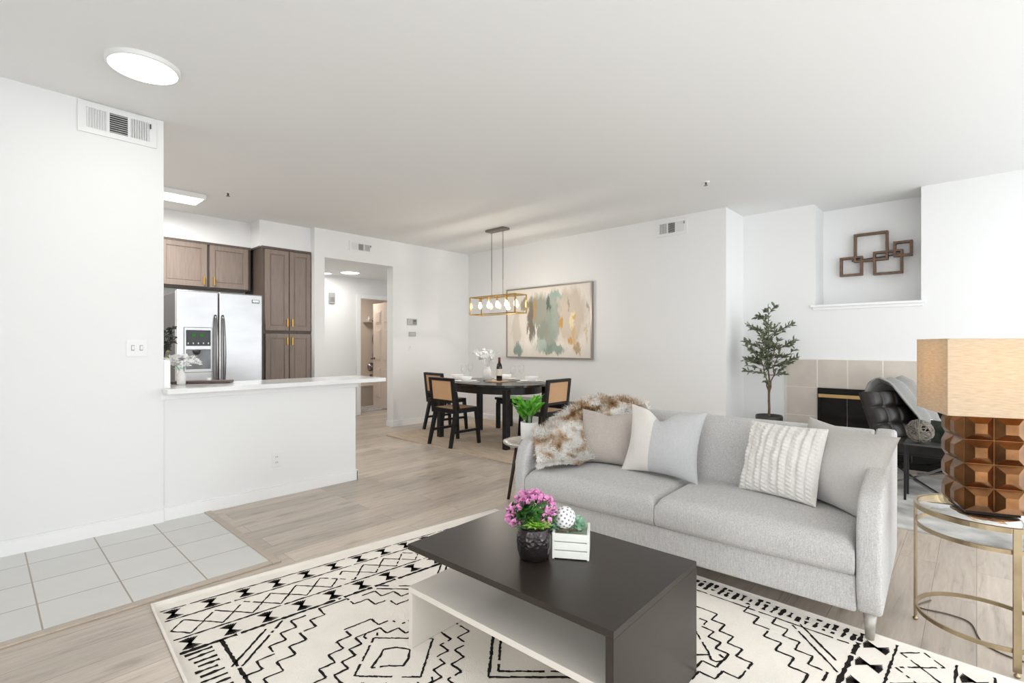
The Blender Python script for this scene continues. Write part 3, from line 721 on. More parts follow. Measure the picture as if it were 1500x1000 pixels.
# art
def art_mat():
    m = bpy.data.materials.new('abstract_paint'); m.use_nodes = True
    N = m.node_tree.nodes; L = m.node_tree.links; bs = N['Principled BSDF']; bs.inputs['Roughness'].default_value = .6
    tc = N.new('ShaderNodeTexCoord'); sx = N.new('ShaderNodeSeparateXYZ'); L.new(tc.outputs['Object'], sx.inputs[0])
    cb = N.new('ShaderNodeCombineXYZ'); L.new(sx.outputs[1], cb.inputs[0]); L.new(sx.outputs[2], cb.inputs[1])
    ns = N.new('ShaderNodeTexNoise'); ns.inputs['Scale'].default_value = 7; ns.inputs['Detail'].default_value = 7; ns.inputs['Roughness'].default_value = .65
    mp = N.new('ShaderNodeMapping'); mp.inputs['Scale'].default_value = (1.8, .55, 1); L.new(cb.outputs[0], mp.inputs[0]); L.new(mp.outputs[0], ns.inputs['Vector'])
    sb_ = N.new('ShaderNodeVectorMath'); sb_.operation = 'SUBTRACT'; sb_.inputs[1].default_value = (.5, .5, .5); L.new(ns.outputs['Color'], sb_.inputs[0])
    sc = N.new('ShaderNodeVectorMath'); sc.operation = 'MULTIPLY_ADD'; sc.inputs[1].default_value = (.28, .34, 0); L.new(sb_.outputs[0], sc.inputs[0]); L.new(cb.outputs[0], sc.inputs[2])
    cur = None
    # (u right, v up, half width, half height, colour, strength); u measured along the picture to the viewer's right
    blobs = [(.42, .08, .30, .40, '#c8baa9', .85), (-.60, -.10, .10, .30, '#d5cabd', .8), (-.12, .08, .26, .36, '#8b9084', .85), (-.02, -.20, .20, .25, '#8f9488', .85), (.14, .05, .12, .42, '#93a096', .8),
             (-.30, .02, .055, .36, '#7d7467', .95), (-.22, .20, .05, .16, '#b89263', .7), (-.42, .28, .10, .10, '#8d7a58', .85), (.18, .38, .15, .05, '#9db3a8', .85), (.04, .28, .035, .12, '#525f58', .85),
             (.12, -.38, .22, .08, '#7f968b', .85), (-.10, -.33, .14, .10, '#b6c6bd', .8), (-.56, -.42, .085, .10, '#7d968b', .9), (-.20, -.16, .035, .18, '#f0ebe3', .9), (-.36, -.36, .09, .14, '#efe9e0', .8),
             (.27, -.02, .03, .10, '#c99338', .9), (.47, .02, .04, .13, '#f3e2b5', .8), (.50, .06, .028, .05, '#d0a04a', .8), (.42, -.27, .05, .05, '#cf9c48', .85), (.56, -.36, .06, .11, '#a98c5c', .8), (.50, -.22, .025, .18, '#d9ac62', .7), (.70, -.20, .03, .13, '#cdb288', .6), (.40, .24, .02, .10, '#857a6c', .6), (.72, .20, .018, .05, '#7d7568', .6)]
    last = None
    for (u, v, a, h, col, stg) in blobs:
        d = N.new('ShaderNodeVectorMath'); d.operation = 'SUBTRACT'; d.inputs[1].default_value = (-u, v, 0); L.new(sc.outputs[0], d.inputs[0])
        e = N.new('ShaderNodeVectorMath'); e.operation = 'DIVIDE'; e.inputs[1].default_value = (a, h, 1); L.new(d.outputs[0], e.inputs[0])
        ln = N.new('ShaderNodeVectorMath'); ln.operation = 'LENGTH'; L.new(e.outputs[0], ln.inputs[0])
        mr = N.new('ShaderNodeMapRange'); mr.inputs[1].default_value = .75; mr.inputs[2].default_value = 1.1; mr.inputs[3].default_value = stg; mr.inputs[4].default_value = 0
        L.new(ln.outputs['Value'], mr.inputs[0])
        mx = N.new('ShaderNodeMix'); mx.data_type = 'RGBA'; mx.inputs[7].default_value = lin(col)
        if last is None: mx.inputs[6].default_value = lin('#e9e2d8')
        else: L.new(last, mx.inputs[6])
        L.new(mr.outputs[0], mx.inputs[0]); last = mx.outputs[2]
    L.new(last, bs.inputs['Base Color'])
    return m
t = thing('wall_painting', 'large abstract painting in sage, taupe and gold on the dining wall', 'painting', (5.71, 4.605, 1.552))
b = BM(); box(b, -.038, -.004, -.78, .78, -.51, .51); obj('canvas', b, art_mat(), t)
b = BM()
for y0, y1, z0, z1 in ((-.80, .80, .51, .53), (-.80, .80, -.53, -.51), (-.80, -.78, -.51, .51), (.78, .80, -.51, .51)): box(b, -.05, -.002, y0, y1, z0, z1, .002)
obj('frame', b, mat('pewter_frame', '#a39a90', .35, .6), t)
# chandelier
t = thing('chandelier', 'gold rectangular glass chandelier hanging over the dining table', 'chandelier', (4.71, 4.66, 0))
b = BM(); box(b, -.06, .06, -.17, .17, CZ-.03, CZ-.001, .004); obj('canopy', b, M_gun, t)
for y in (-.105, .105):
    b = BM(); n = 26
    for k in range(n):
        z = CZ-.03-.64*k/n; r = .008
        pts = [(r*math.cos(q*PI/4)*(1 if k % 2 else 0), y+r*math.cos(q*PI/4)*(0 if k % 2 else 1), z-.013+.015*math.sin(q*PI/4)) for q in range(8)]
        tube(b, pts, .0022, 5, closed=True)
    obj('chain', b, M_gun, t)
    b = BM(); tube(b, [(0, y, 1.85), (0, y, CZ-.66)], .0035, 8); obj('rod', b, M_gold, t)
b = BM(); X, Y, Z0, Z1 = .107, .42, 1.63, 1.865
for sx in (-1, 1):
    for sy in (-1, 1): box(b, sx*X-.006, sx*X+.006, sy*Y-.006, sy*Y+.006, Z0, Z1)
    for z in (Z0, Z1): box(b, sx*X-.006, sx*X+.006, -Y, Y, z-.006, z+.006)
for sy in (-1, 1):
    for z in (Z0, Z1): box(b, -X, X, sy*Y-.006, sy*Y+.006, z-.006, z+.006)
box(b, -.02, .02, -Y, Y, Z1-.006, Z1+.004)
obj('frame', b, mat('polished_gold', '#c6a45e', .22, 1), t)
for sx in (-1, 1):
    b = BM(); box(b, sx*X-.0015, sx*X+.0015, -Y+.007, Y-.007, Z0+.007, Z1-.007); obj('glass_pane', b, M_clear, t)
for sy in (-1, 1):
    b = BM(); box(b, -X+.007, X-.007, sy*Y-.0015, sy*Y+.0015, Z0+.007, Z1-.007); obj('glass_pane', b, M_clear, t)
M_bulb = emis('warm_bulb', '#ffe9c8', 14)
l = bpy.data.lights.new('chandelier_glow', 'POINT'); l.energy = 32; l.color = (1, .93, .83); l.shadow_soft_size = .03
o = bpy.data.objects.new('chandelier_glow', l); C.objects.link(o); o.location = (4.71, 4.66, 1.72)
for k in range(5):
    y = -.33+.165*k
    b = BM(); tube(b, [(0, y, Z1), (0, y, Z1-.06)], .011, 10); so = obj('socket', b, M_brass, t)
    b = BM(); lathe(b, [(.010, 0), (.016, -.02), (.024, -.05), (.02, -.075), (.006, -.09)], 14, (0, y, Z1-.06)); obj('bulb', b, M_bulb, t)

# ------------------------------------------------------------------ living room: patterned rug
random.seed(3)
QA, QB, QC, QD = Vector((.554, 2.816)), Vector((2.60, 2.594)), Vector((2.545, -.45)), Vector((.369, -.434))
LS, LT = 2.03, 3.1
def rp(s, t_, z):
    a, c = s/LS, t_/LT
    q = QA*(1-a)*(1-c)+QB*a*(1-c)+QC*a*c+QD*(1-a)*c
    return Vector((q.x, q.y, z))
b = BM()
NS, NT = 40, 60
RZ = .011
top = [[b.verts.new(rp(LS*i/NS, LT*j/NT, RZ)) for j in range(NT+1)] for i in range(NS+1)]
for i in range(NS):
    for j in range(NT): b.faces.new((top[i][j], top[i+1][j], top[i+1][j+1], top[i][j+1])).smooth = True
edge = [(i, 0) for i in range(NS)] + [(NS, j) for j in range(NT)] + [(i, NT) for i in range(NS, 0, -1)] + [(0, j) for j in range(NT, 0, -1)]
lo = [b.verts.new((top[i][j].co.x, top[i][j].co.y, .0008)) for i, j in edge]; up_ = [top[i][j] for i, j in edge]
for k in range(len(edge)): b.faces.new((up_[k], up_[(k+1) % len(edge)], lo[(k+1) % len(edge)], lo[k]))
tube(b, [rp(LS*i/NS, LT*j/NT, .0075) for i, j in edge], .0068, 6, closed=True)
PZ = RZ+.0009
def quad(p0, p1, p2, p3):
    f = b.faces.new([b.verts.new(rp(p[0], p[1], PZ)) for p in (p0, p1, p2, p3)]); f.material_index = 1
def stroke(p, q, w=.010, gap=.12, rag=.35):
    px, py = p; qx, qy = q; L_ = math.hypot(qx-px, qy-py)
    if L_ < 1e-4: return
    n = max(1, int(L_/.014)); dx, dy = (qx-px)/L_, (qy-py)/L_; nx, ny = -dy, dx
    pr = None
    for k in range(n+1):
        f = k/n; j = random.uniform(-.0015, .0015); hw = w/2*(1+random.uniform(-rag, rag))
        c0 = (px+dx*L_*f+nx*j, py+dy*L_*f+ny*j)
        cur = ((c0[0]-nx*hw, c0[1]-ny*hw), (c0[0]+nx*hw, c0[1]+ny*hw))
        if pr and random.random() > gap: quad(pr[0], pr[1], cur[1], cur[0])
        pr = cur
def poly(pts, **k):
    for p, q in zip(pts, pts[1:]): stroke(p, q, **k)
def bow(s, t_, hs, ht):
    for sg in (-1, 1):
        for q in range(7):
            o = (q/6-.5)*2
            quad((s-.004, t_-.004), (s+.004, t_+.004), (s+o*hs+.005, t_+sg*ht*(1-.15*abs(o))), (s+o*hs-.004, t_+sg*ht*(1-.15*abs(o))-sg*.002))
MIRR = 2.80   # right end mirrors the left end about t = 1.40
def endband(f):
    for tt, ww in ((.108, .008), (.213, .009), (.395, .009), (.512, .016)): stroke((.015, f(tt)), (2.0, f(tt)), w=ww, gap=.06, rag=.5)
    k = 0
    s_ = .055
    while s_ < 2.0:
        bow(s_, f(.16), .030, .043); bow(s_+.005, f(.454), .030, .045); s_ += .1435
    s_ = .02
    while s_ < 1.97:
        poly([(s_, f(.31)), (s_+.058, f(.245)), (s_+.117, f(.312)), (s_+.058, f(.378)), (s_, f(.31))], w=.0075, gap=.1); s_ += .117
endband(lambda x: x); endband(lambda x: MIRR-x)
# ticks and inner lines along both long edges
tt = .54
while tt < 2.27:
    stroke((.035+random.uniform(-.01, .01), tt), (.118, tt+random.uniform(-.006, .006)), w=.013, gap=.08, rag=.5)
    stroke((1.915, tt), (1.995+random.uniform(-.01, .01), tt+random.uniform(-.006, .006)), w=.015, gap=.15, rag=.6)
    tt += .0345
stroke((.155, .51), (.155, 2.29), w=.013, gap=.06); stroke((1.885, .51), (1.885, 2.29), w=.008, gap=.1)
# field: four stepped diamonds round a centre diamond
def inside(s, t_): return .165 < s < 1.875 and .525 < t_ < 2.275
def stairs(cx, cy, r, qs, qt, st=.066, w=.0085, cell=True):
    """stepped line along |ds|+|dt| = r in one quadrant (qs,qt = +-1), zigzagging"""
    n = max(1, int(round(r/st))); pts = []
    for k in range(n+1):
        ds, dt = r*k/n, r*(1-k/n); pts.append((cx+qs*ds, cy+qt*(dt)))
        if k < n: pts.append((cx+qs*ds, cy+qt*(dt-r/n)) if False else (cx+qs*(ds+r/n), cy+qt*dt))
    for p, q in zip(pts, pts[1:]):
        m = ((p[0]+q[0])/2, (p[1]+q[1])/2)
        if not inside(*m): continue
        if cell:
            if (m[0]-1.02)*(cx-1.02) < 0 or (m[1]-1.40)*(cy-1.40) < 0: continue
            if abs(m[0]-1.02)+abs(m[1]-1.40) < .30: continue
        stroke(p, q, w=w, gap=.05)
def diag(cx, cy, r, qs, qt, w=.009, cut=0):
    n = 14
    for k in range(n):
        p = (cx+qs*r*k/n, cy+qt*r*(1-k/n)); q = (cx+qs*r*(k+1)/n, cy+qt*r*(1-(k+1)/n)); m = ((p[0]+q[0])/2, (p[1]+q[1])/2)
        if inside(*m) and not ((cut and ((m[0]-1.02)*(cx-1.02) < 0 or (m[1]-1.40)*(cy-1.40) < 0))): stroke(p, q, w=w, gap=.1)
for cx in (.60, 1.44):
    for cy in (1.07, 1.73):
        ox = -1 if cx < 1.02 else 1; oy = -1 if cy < 1.4 else 1
        for qs in (-1, 1):
            for qt in (-1, 1):
                diag(cx, cy, .165, qs, qt, .008)
                stairs(cx, cy, .215, qs, qt, .05); stairs(cx, cy, .30, qs, qt, .06)
                if qs == ox or qt == oy:
                    stairs(cx, cy, .535, qs, qt); stairs(cx, cy, .645, qs, qt)
                    if qs == ox and qt == oy: diag(cx, cy, .76, qs, qt, .009, 1); diag(cx, cy, .81, qs, qt, .009, 1)
                    elif qs != ox: diag(cx, cy, .745, qs, qt, .009, 1); diag(cx, cy, .79, qs, qt, .009, 1)
        poly([(cx-.10, cy), (cx-.05, cy-.035), (cx-.01, cy-.07), (cx+.03, cy-.05), (cx+.06, cy-.0), (cx+.03, cy+.04), (cx-.01, cy+.07), (cx-.05, cy+.03), (cx-.10, cy)], w=.009)
        for sg in (-1, 1):
            c = [(cx+.035*math.cos(q)*.8, cy+sg*.19+.025*math.sin(q)) for q in (0, .9, 1.8, 2.7, 3.6, 4.5, 5.4)]; poly(c, w=.008, gap=.2)
for r, w_ in ((.25, .011), (.205, .010)):
    for qs in (-1, 1):
        for qt in (-1, 1): diag(1.02, 1.40, r, qs, qt, w_)
tag(obj('patterned_rug', b, [M_rug, M_rugink], recalc=False), 'large cream rug with black tribal line pattern under the coffee table', 'rug')

# coffee table
TA, TB, TC_, TD = Vector((1.173, 1.66)), Vector((1.20, .749)), Vector((1.806, .74)), Vector((1.778, 1.695))
t = thing('coffee_table', 'dark brown and ivory two-tone coffee table on the patterned rug', 'table', (1.49, 1.21, .012), math.radians(-88.3))
# local x runs along the length toward the right end, local y toward the sofa
Lh, Wh, H = .465, .302, .412
b = BM(); box(b, -Lh, Lh, -Wh, Wh, H-.022, H, .0015); obj('tabletop', b, M_espresso, t)
b = BM(); box(b, Lh-.026, Lh, -Wh, Wh, 0, H-.0225, .0015); obj('side_panel', b, M_espresso, t)
b = BM(); box(b, -Lh, Lh-.0265, -Wh+.004, Wh-.004, .219, .241, .0015); obj('shelf', b, M_shelfw, t)
b = BM(); box(b, -Lh, -Lh+.022, -Wh+.004, Wh-.004, 0, .2185, .0015); obj('leg_panel', b, M_shelfw, t)
b = BM(); box(b, -.11, Lh-.0265, .045, .063, .2415, H-.0225, .001); obj('back_panel', b, M_shelfw, t)
t_ct = .012+H+.0005
# textured pot with flowers
t = thing('flower_pot', 'dark hammered pot with pink flowers and succulents on the coffee table', 'flowers', (1.425, 1.215, t_ct))
b = BM(); n = 40; prof = [(.050, 0), (.056, .006), (.063, .03), (.066, .06), (.064, .09), (.058, .112), (.055, .118), (.050, .118), (.052, .10)]
lathe(b, prof, n)
def pot_mat():
    m = mat('dark_hammered_glaze', '#2d2627', .16, .5, spec=.6); N = m.node_tree.nodes; L = m.node_tree.links
    tc = N.new('ShaderNodeTexCoord'); v = N.new('ShaderNodeTexVoronoi'); v.inputs['Scale'].default_value = 75; L.new(tc.outputs['Object'], v.inputs[0])
    bp = N.new('ShaderNodeBump'); bp.inputs['Strength'].default_value = .6; bp.inputs['Distance'].default_value = .004; L.new(v.outputs['Distance'], bp.inputs['Height']); L.new(bp.outputs[0], N['Principled BSDF'].inputs['Normal']); return m
obj('pot', b, pot_mat(), t, smooth=True)
b = BM(); lathe(b, [(.052, .105), (.001, .11)], 24, cap=False); obj('soil', b, M_char, t)
random.seed(21)
E1 = Vector((.682, -.731, 0)); E2 = Vector((.731, .682, 0))      # across and away, as the bouquet spreads
def rosette(bm, c, r, n, up=.5, w=.4, layers=3):
    for l in range(layers):
        for k in range(n):
            a = 2*PI*k/n+l*.4; el = .25+l*(1.1/layers); d = Vector((math.cos(a)*math.cos(el), math.sin(a)*math.cos(el), math.sin(el)*up*2))
            leaf(bm, c, d, r*(1-.18*l), r*w, up=(0, 0, 1), fold=.35)
b = BM()
for k in range(130):
    d = rnd_dir(-.25, .75); c = E1*(d.x*.065-.008)+E2*(d.y*.05+.02)+Vector((0, 0, .15+d.z*.055)); leaf(b, c, d+rnd_dir()*.5, .036, .024)
for k in range(110):
    d = rnd_dir(0, 1); c = E1*(d.x*.06-.01)+E2*(d.y*.045+.012)+Vector((0, 0, random.uniform(.112, .165))); leaf(b, c, d+rnd_dir()*.4+Vector((0, 0, .5)), .034, .024)
obj('foliage', b, M_dgreen, t, recalc=False)
b = BM()
cl = [(-.055, .02, .215), (-.035, .03, .232), (-.02, .0, .225), (.0, .04, .235), (-.07, .0, .195), (.025, .03, .222), (.045, .02, .215), (.06, .03, .205), (.035, .0, .195), (.05, -.01, .185), (-.085, .01, .175), (.015, .05, .225), (.06, 0, .18), (.04, -.03, .155), (-.07, -.02, .14), (-.085, .02, .15)]
for (a, c_, z) in cl:
    for q in range(20):
        p = E1*(a+random.uniform(-.018, .018))+E2*(c_+random.uniform(-.018, .018))+Vector((0, 0, z-.012+random.uniform(-.012, .014)))
        a0 = random.uniform(0, 6)
        nn = rnd_dir(.1, 1)
        for k in range(4):
            d = Matrix.Rotation(a0+k*PI/2, 3, nn) @ nn.orthogonal().normalized(); leaf(b, p, d+nn*.35, .0125, .012, up=nn)
obj('blossoms', b, M_pink, t, recalc=False)
b = BM()
rosette(b, E1*.012-E2*.045+Vector((0, 0, .125)), .062, 12, w=.28, layers=4); rosette(b, E1*.036-E2*.02+Vector((0, 0, .135)), .035, 9, w=.3)
rosette(b, E1*(-.005)-E2*.03+Vector((0, 0, .14)), .035, 9, w=.3)
obj('succulent', b, mat('lime_succulent', '#9ccb55', .5, noise=.25, nscale=40), t, recalc=False)
b = BM(); rosette(b, -E1*.05-E2*.035+Vector((0, 0, .12)), .034, 10, w=.28, layers=4); o = obj('succulent', b, mat('grey_green_succulent', '#7f9a70', .5, noise=.3, nscale=60), t, recalc=False)
# white crate with greens and the dotted ball
t = thing('wooden_crate', 'small whitewashed slat crate on the coffee table beside the flower pot', 'crate', (1.552, 1.135, t_ct), math.radians(-57.5))
M_crate = mat('whitewashed_wood', '#e4e4dc', .6, noise=.04, nscale=12, stretch=(2, 10, 10)); M_crin = mat('sage_wash', '#c9d3c2', .7)
CW, CDp, CH = .064, .060, .095
b = BM()
for s in (-1, 1):
    for k in range(3): box(b, -CW, CW, s*CDp-.004, s*CDp+.004, .003+k*.0315, .003+k*.0315+.0275, .001)
obj('slats', b, M_crate, t)
b = BM()
for s in (-1, 1): box(b, s*CW-.004, s*CW+.004, -CDp-.0045, CDp+.0045, 0, CH+.002, .001)
obj('end_panel', b, M_crate, t)
b = BM(); box(b, -CW+.005, CW-.005, -CDp+.005, CDp-.005, .002, .070); obj('inner_box', b, M_crin, t)
t = thing('greenery_sprig', 'sage green sprig with brown twig lying in the crate', 'greenery', (1.535, 1.165, t_ct+.075))
random.seed(9); b = BM()
for k in range(120):
    a = random.uniform(-.085, .075); p = E1*a+E2*random.uniform(-.03, .03)+Vector((0, 0, random.uniform(.008, .04)-.05*max(0, -a-.03))); leaf(b, p, rnd_dir(-.2, .8), .026, .02)
obj('leaves', b, M_sage, t, recalc=False)
b = BM(); tube(b, [E1*-.05-E2*.02+Vector((0, 0, .012)), E1*.0-E2*.03+Vector((0, 0, .02)), E1*.07-E2*.02+Vector((0, 0, .014))], .004, 6); obj('twig', b, M_bark, t)
def dot_ball():
    t = thing('decorative_ball', 'white ball with grey dots sitting in the crate greenery', 'ornament', (1.535, 1.155, t_ct+.135))
    b = BM(); bmesh.ops.create_uvsphere(b, u_segments=40, v_segments=24, radius=.042); obj('ball', b, M_cream, t, smooth=True)
    b = BM(); n = 90; ga = PI*(3-math.sqrt(5))
    for k in range(n):
        z = 1-2*(k+.5)/n; r = math.sqrt(1-z*z); d = Vector((r*math.cos(ga*k), r*math.sin(ga*k), z)); s = d.orthogonal().normalized(); u = d.cross(s)
        vs = [b.verts.new(d*.0424+(s*math.cos(q*PI/3)+u*math.sin(q*PI/3))*.0046) for q in range(6)]; b.faces.new(vs)
    obj('dots', b, mat('grey_dot', '#8b8a90', .5), t, recalc=False)
dot_ball()

# ------------------------------------------------------------------ sofa
SO = (2.455, .275, 0); SR = math.radians(2.0); SL = 1.93
sofa = thing('sofa', 'light grey three-seat sofa with two long seat cushions', 'sofa', SO, SR)
def arm(y0, y1):
    pr = [(.03, .115), (.0, .20), (-.008, .33), (-.004, .46), (.02, .545), (.065, .59), (.13, .61), (.25, .63), (.40, .665), (.55, .71), (.70, .76), (.78, .782), (.835, .775), (.85, .70), (.84, .45), (.81, .14)]
    b = BM(); M = Matrix(((1, 0, 0, 0), (0, 0, 1, 0), (0, 1, 0, 0), (0, 0, 0, 1)))
    prism(b, pr, y0, y1, M=M, bev=.022, smooth=True); return b
obj('armrest', arm(0, .088), M_sofa, sofa); obj('armrest', arm(SL-.088, SL), M_sofa, sofa)
b = BM(); box(b, .018, .80, .089, SL-.089, .115, .268, .012, 3); obj('base_rail', b, M_sofa, sofa, smooth=True)
b = BM()
M = Matrix(((1, 0, 0, 0), (0, 0, 1, 0), (0, 1, 0, 0), (0, 0, 0, 1)))
prism(b, [(.53, .30), (.56, .45), (.62, .62), (.675, .735), (.70, .772), (.76, .778), (.81, .765), (.825, .70), (.82, .40), (.80, .2)], .087, SL-.087, M=M, bev=.018, smooth=True)
obj('backrest', b, M_sofa, sofa)
def seat_cushion(y0, y1):
    b = BM(); nx, ny = 30, 44; W = y1-y0; X0, X1 = .0, .575
    def top_(u, v):      # u depth 0..1, v along 0..1
        eu = min(1, u/.10); ev = min(1, min(v, 1-v)/.055)
        e = (1-(1-eu)**3)*(1-(1-ev)**3)
        return .375+.042*e+.024*math.sin(PI*min(1, u*1.0))*math.sin(PI*v)
    def pos(u, v, z):
        bulge = .012*math.sin(PI*v)
        return (X0-(bulge if u < .02 else 0)+u*(X1-X0), y0+v*W, z)
    us = [0, .008, .025, .05, .08] + [.08+.92*k/(nx-5) for k in range(1, nx-4)]
    vs = [0, .006, .018, .035, .055] + [.055+.89*k/(ny-9) for k in range(1, ny-9)] + [.945, .965, .982, .994, 1]
    g = [[b.verts.new(pos(u, v, top_(u, v))) for v in vs] for u in us]
    for i in range(len(us)-1):
        for j in range(len(vs)-1): b.faces.new((g[i][j], g[i+1][j], g[i+1][j+1], g[i][j+1]))
    ed = [(0, j) for j in range(len(vs)-1)] + [(i, len(vs)-1) for i in range(len(us)-1)] + [(len(us)-1, j) for j in range(len(vs)-1, 0, -1)] + [(i, 0) for i in range(len(us)-1, 0, -1)]
    prev = [g[i][j] for i, j in ed]
    for z, inf in ((.345, .006), (.30, .004), (.272, -.006)):
        ring = []
        for i, j in ed:
            c = g[i][j].co; dx = -inf if i == 0 else 0; dy = (-inf if j == 0 else inf if j == len(vs)-1 else 0)*.3
            ring.append(b.verts.new((c.x+dx, c.y+dy, z)))
        for k in range(len(ed)): b.faces.new((prev[k], prev[(k+1) % len(ed)], ring[(k+1) % len(ed)], ring[k]))
        prev = ring
    b.faces.new(prev[::-1])
    return b
mid = SL/2
obj('seat_cushion', seat_cushion(.092, mid-.003), M_sofa, sofa, smooth=True); obj('seat_cushion', seat_cushion(mid+.003, SL-.092), M_sofa, sofa, smooth=True)
M_leg = mat('greige_leg', '#a8a39b', .35, .4)
for x, dx in ((.06, -.012), (.76, .02)):
    for y in (.045, SL-.045):
        b = BM(); tube(b, [(x, y, .125), (x+dx, y, .0125 if x < .3 else .001)], [.026, .015], 16); obj('leg', b, M_leg, sofa)

# pillows
def pillow(w_, h_, th, n=40, ear=.10, dent=0, rib=None, dentx=0, seed=1):
    b = BM(); rng = random.Random(seed); ph = [rng.uniform(0, 6) for _ in range(6)]
    def P(u, v, s):
        x = u*w_/2*(1-ear*(1-v*v)); z = v*h_/2*(1-ear*(1-u*u))
        if dent and v > 0: z -= dent*(v**2)*math.exp(-((u-dentx)/.28)**2)
        t_ = (max(0, 1-abs(u)**2.2)*max(0, 1-abs(v)**2.2))**.55*th/2
        t_ *= 1+.05*math.sin(3*u+ph[0])*math.sin(2.5*v+ph[1])
        wr = .004*math.sin(9*u+5*v+ph[2])*max(abs(u), abs(v))**3*min(1, t_/.02)
        y = -s*(t_+wr)
        if rib and s > 0: y -= rib(u, v)*min(1, t_/.015)
        return (x, y, z)
    nn = n if not rib else 110
    for s in (1, -1):
        m_ = nn if s > 0 else 30
        q = [[b.verts.new(P(math.sin(PI/2*(2*i/m_-1)), math.sin(PI/2*(2*j/m_-1)), s)) for j in range(m_+1)] for i in range(m_+1)]
        for i in range(m_):
            for j in range(m_): b.faces.new((q[i][j], q[i+1][j], q[i+1][j+1], q[i][j+1]) if s > 0 else (q[i][j], q[i][j+1], q[i+1][j+1], q[i+1][j]))
    bmesh.ops.remove_doubles(b, verts=b.verts[:], dist=.0004)
    return b
def pillow_M(bc, yaw, lean, h_, th, roll=0):
    """bottom centre bc; front (-y local) turned by yaw; leaned back"""
    return Matrix.Translation(bc) @ Matrix.Rotation(yaw, 4, 'Z') @ Matrix.Rotation(-lean, 4, 'X') @ Matrix.Rotation(roll, 4, 'Y') @ Matrix.Translation((0, 0, h_/2*.97))
YW = -PI/2   # front turned to -x
def put(name, bm_, mats, M, lab):
    o = obj(name, bm_, mats, smooth=True, M=M); return tag(o, lab, 'pillow')
M_p1 = weave('taupe_linen', '#b5aca4', .10, 260); M_p2 = weave('silver_grey_cloth', '#b9b9b9', .08, 300); M_p2c = weave('ivory_cloth', '#d9d4ce', .05, 300)
M_p3 = weave('ivory_knit', '#d8d5d0', .08, 200); M_p4 = weave('grey_linen_pillow', '#b8b5b1', .07, 260)
put('throw_pillow', pillow(.40, .37, .17, dent=.02, seed=2), M_p1, pillow_M((2.83, 1.80, .428), YW+.25, .33, .37, .13), 'plain taupe grey pillow leaning on the fur throw')
b = pillow(.48, .43, .17, dent=.065, dentx=-.10, ear=.13, seed=3)
for f in b.faces:
    if f.calc_center_median().x < -.055: f.material_index = 1
put('throw_pillow', b, [M_p2, M_p2c], pillow_M((2.785, 1.40, .430), YW+.10, .33, .43, .13, .03), 'two-tone pillow, cream at the left and grey at the right')
def cable(u, v):
    k = u*4.5; c = abs(math.cos(PI*k)); br = .55+.45*math.cos(PI*(v*3.2+(0.5 if int(math.floor(k+.5)) % 2 else 0)))
    return 0.015*c**.8*(.45+.65*br)+.0035*math.sin(60*v+5*k)*c+.002*math.sin(41*u)
put('throw_pillow', pillow(.41, .39, .14, ear=.05, rib=cable, seed=4), M_p3, pillow_M((2.815, .765, .437), YW-.27, .36, .39, .14, -.02), 'ivory cable-knit pillow in front of the plain grey linen pillow')
put('throw_pillow', pillow(.49, .42, .18, n=50, ear=.09, seed=6), M_p4, pillow_M((2.875, .560, .428), YW-.52, .38, .42, .18, .06), 'large grey linen pillow in the right corner of the sofa')

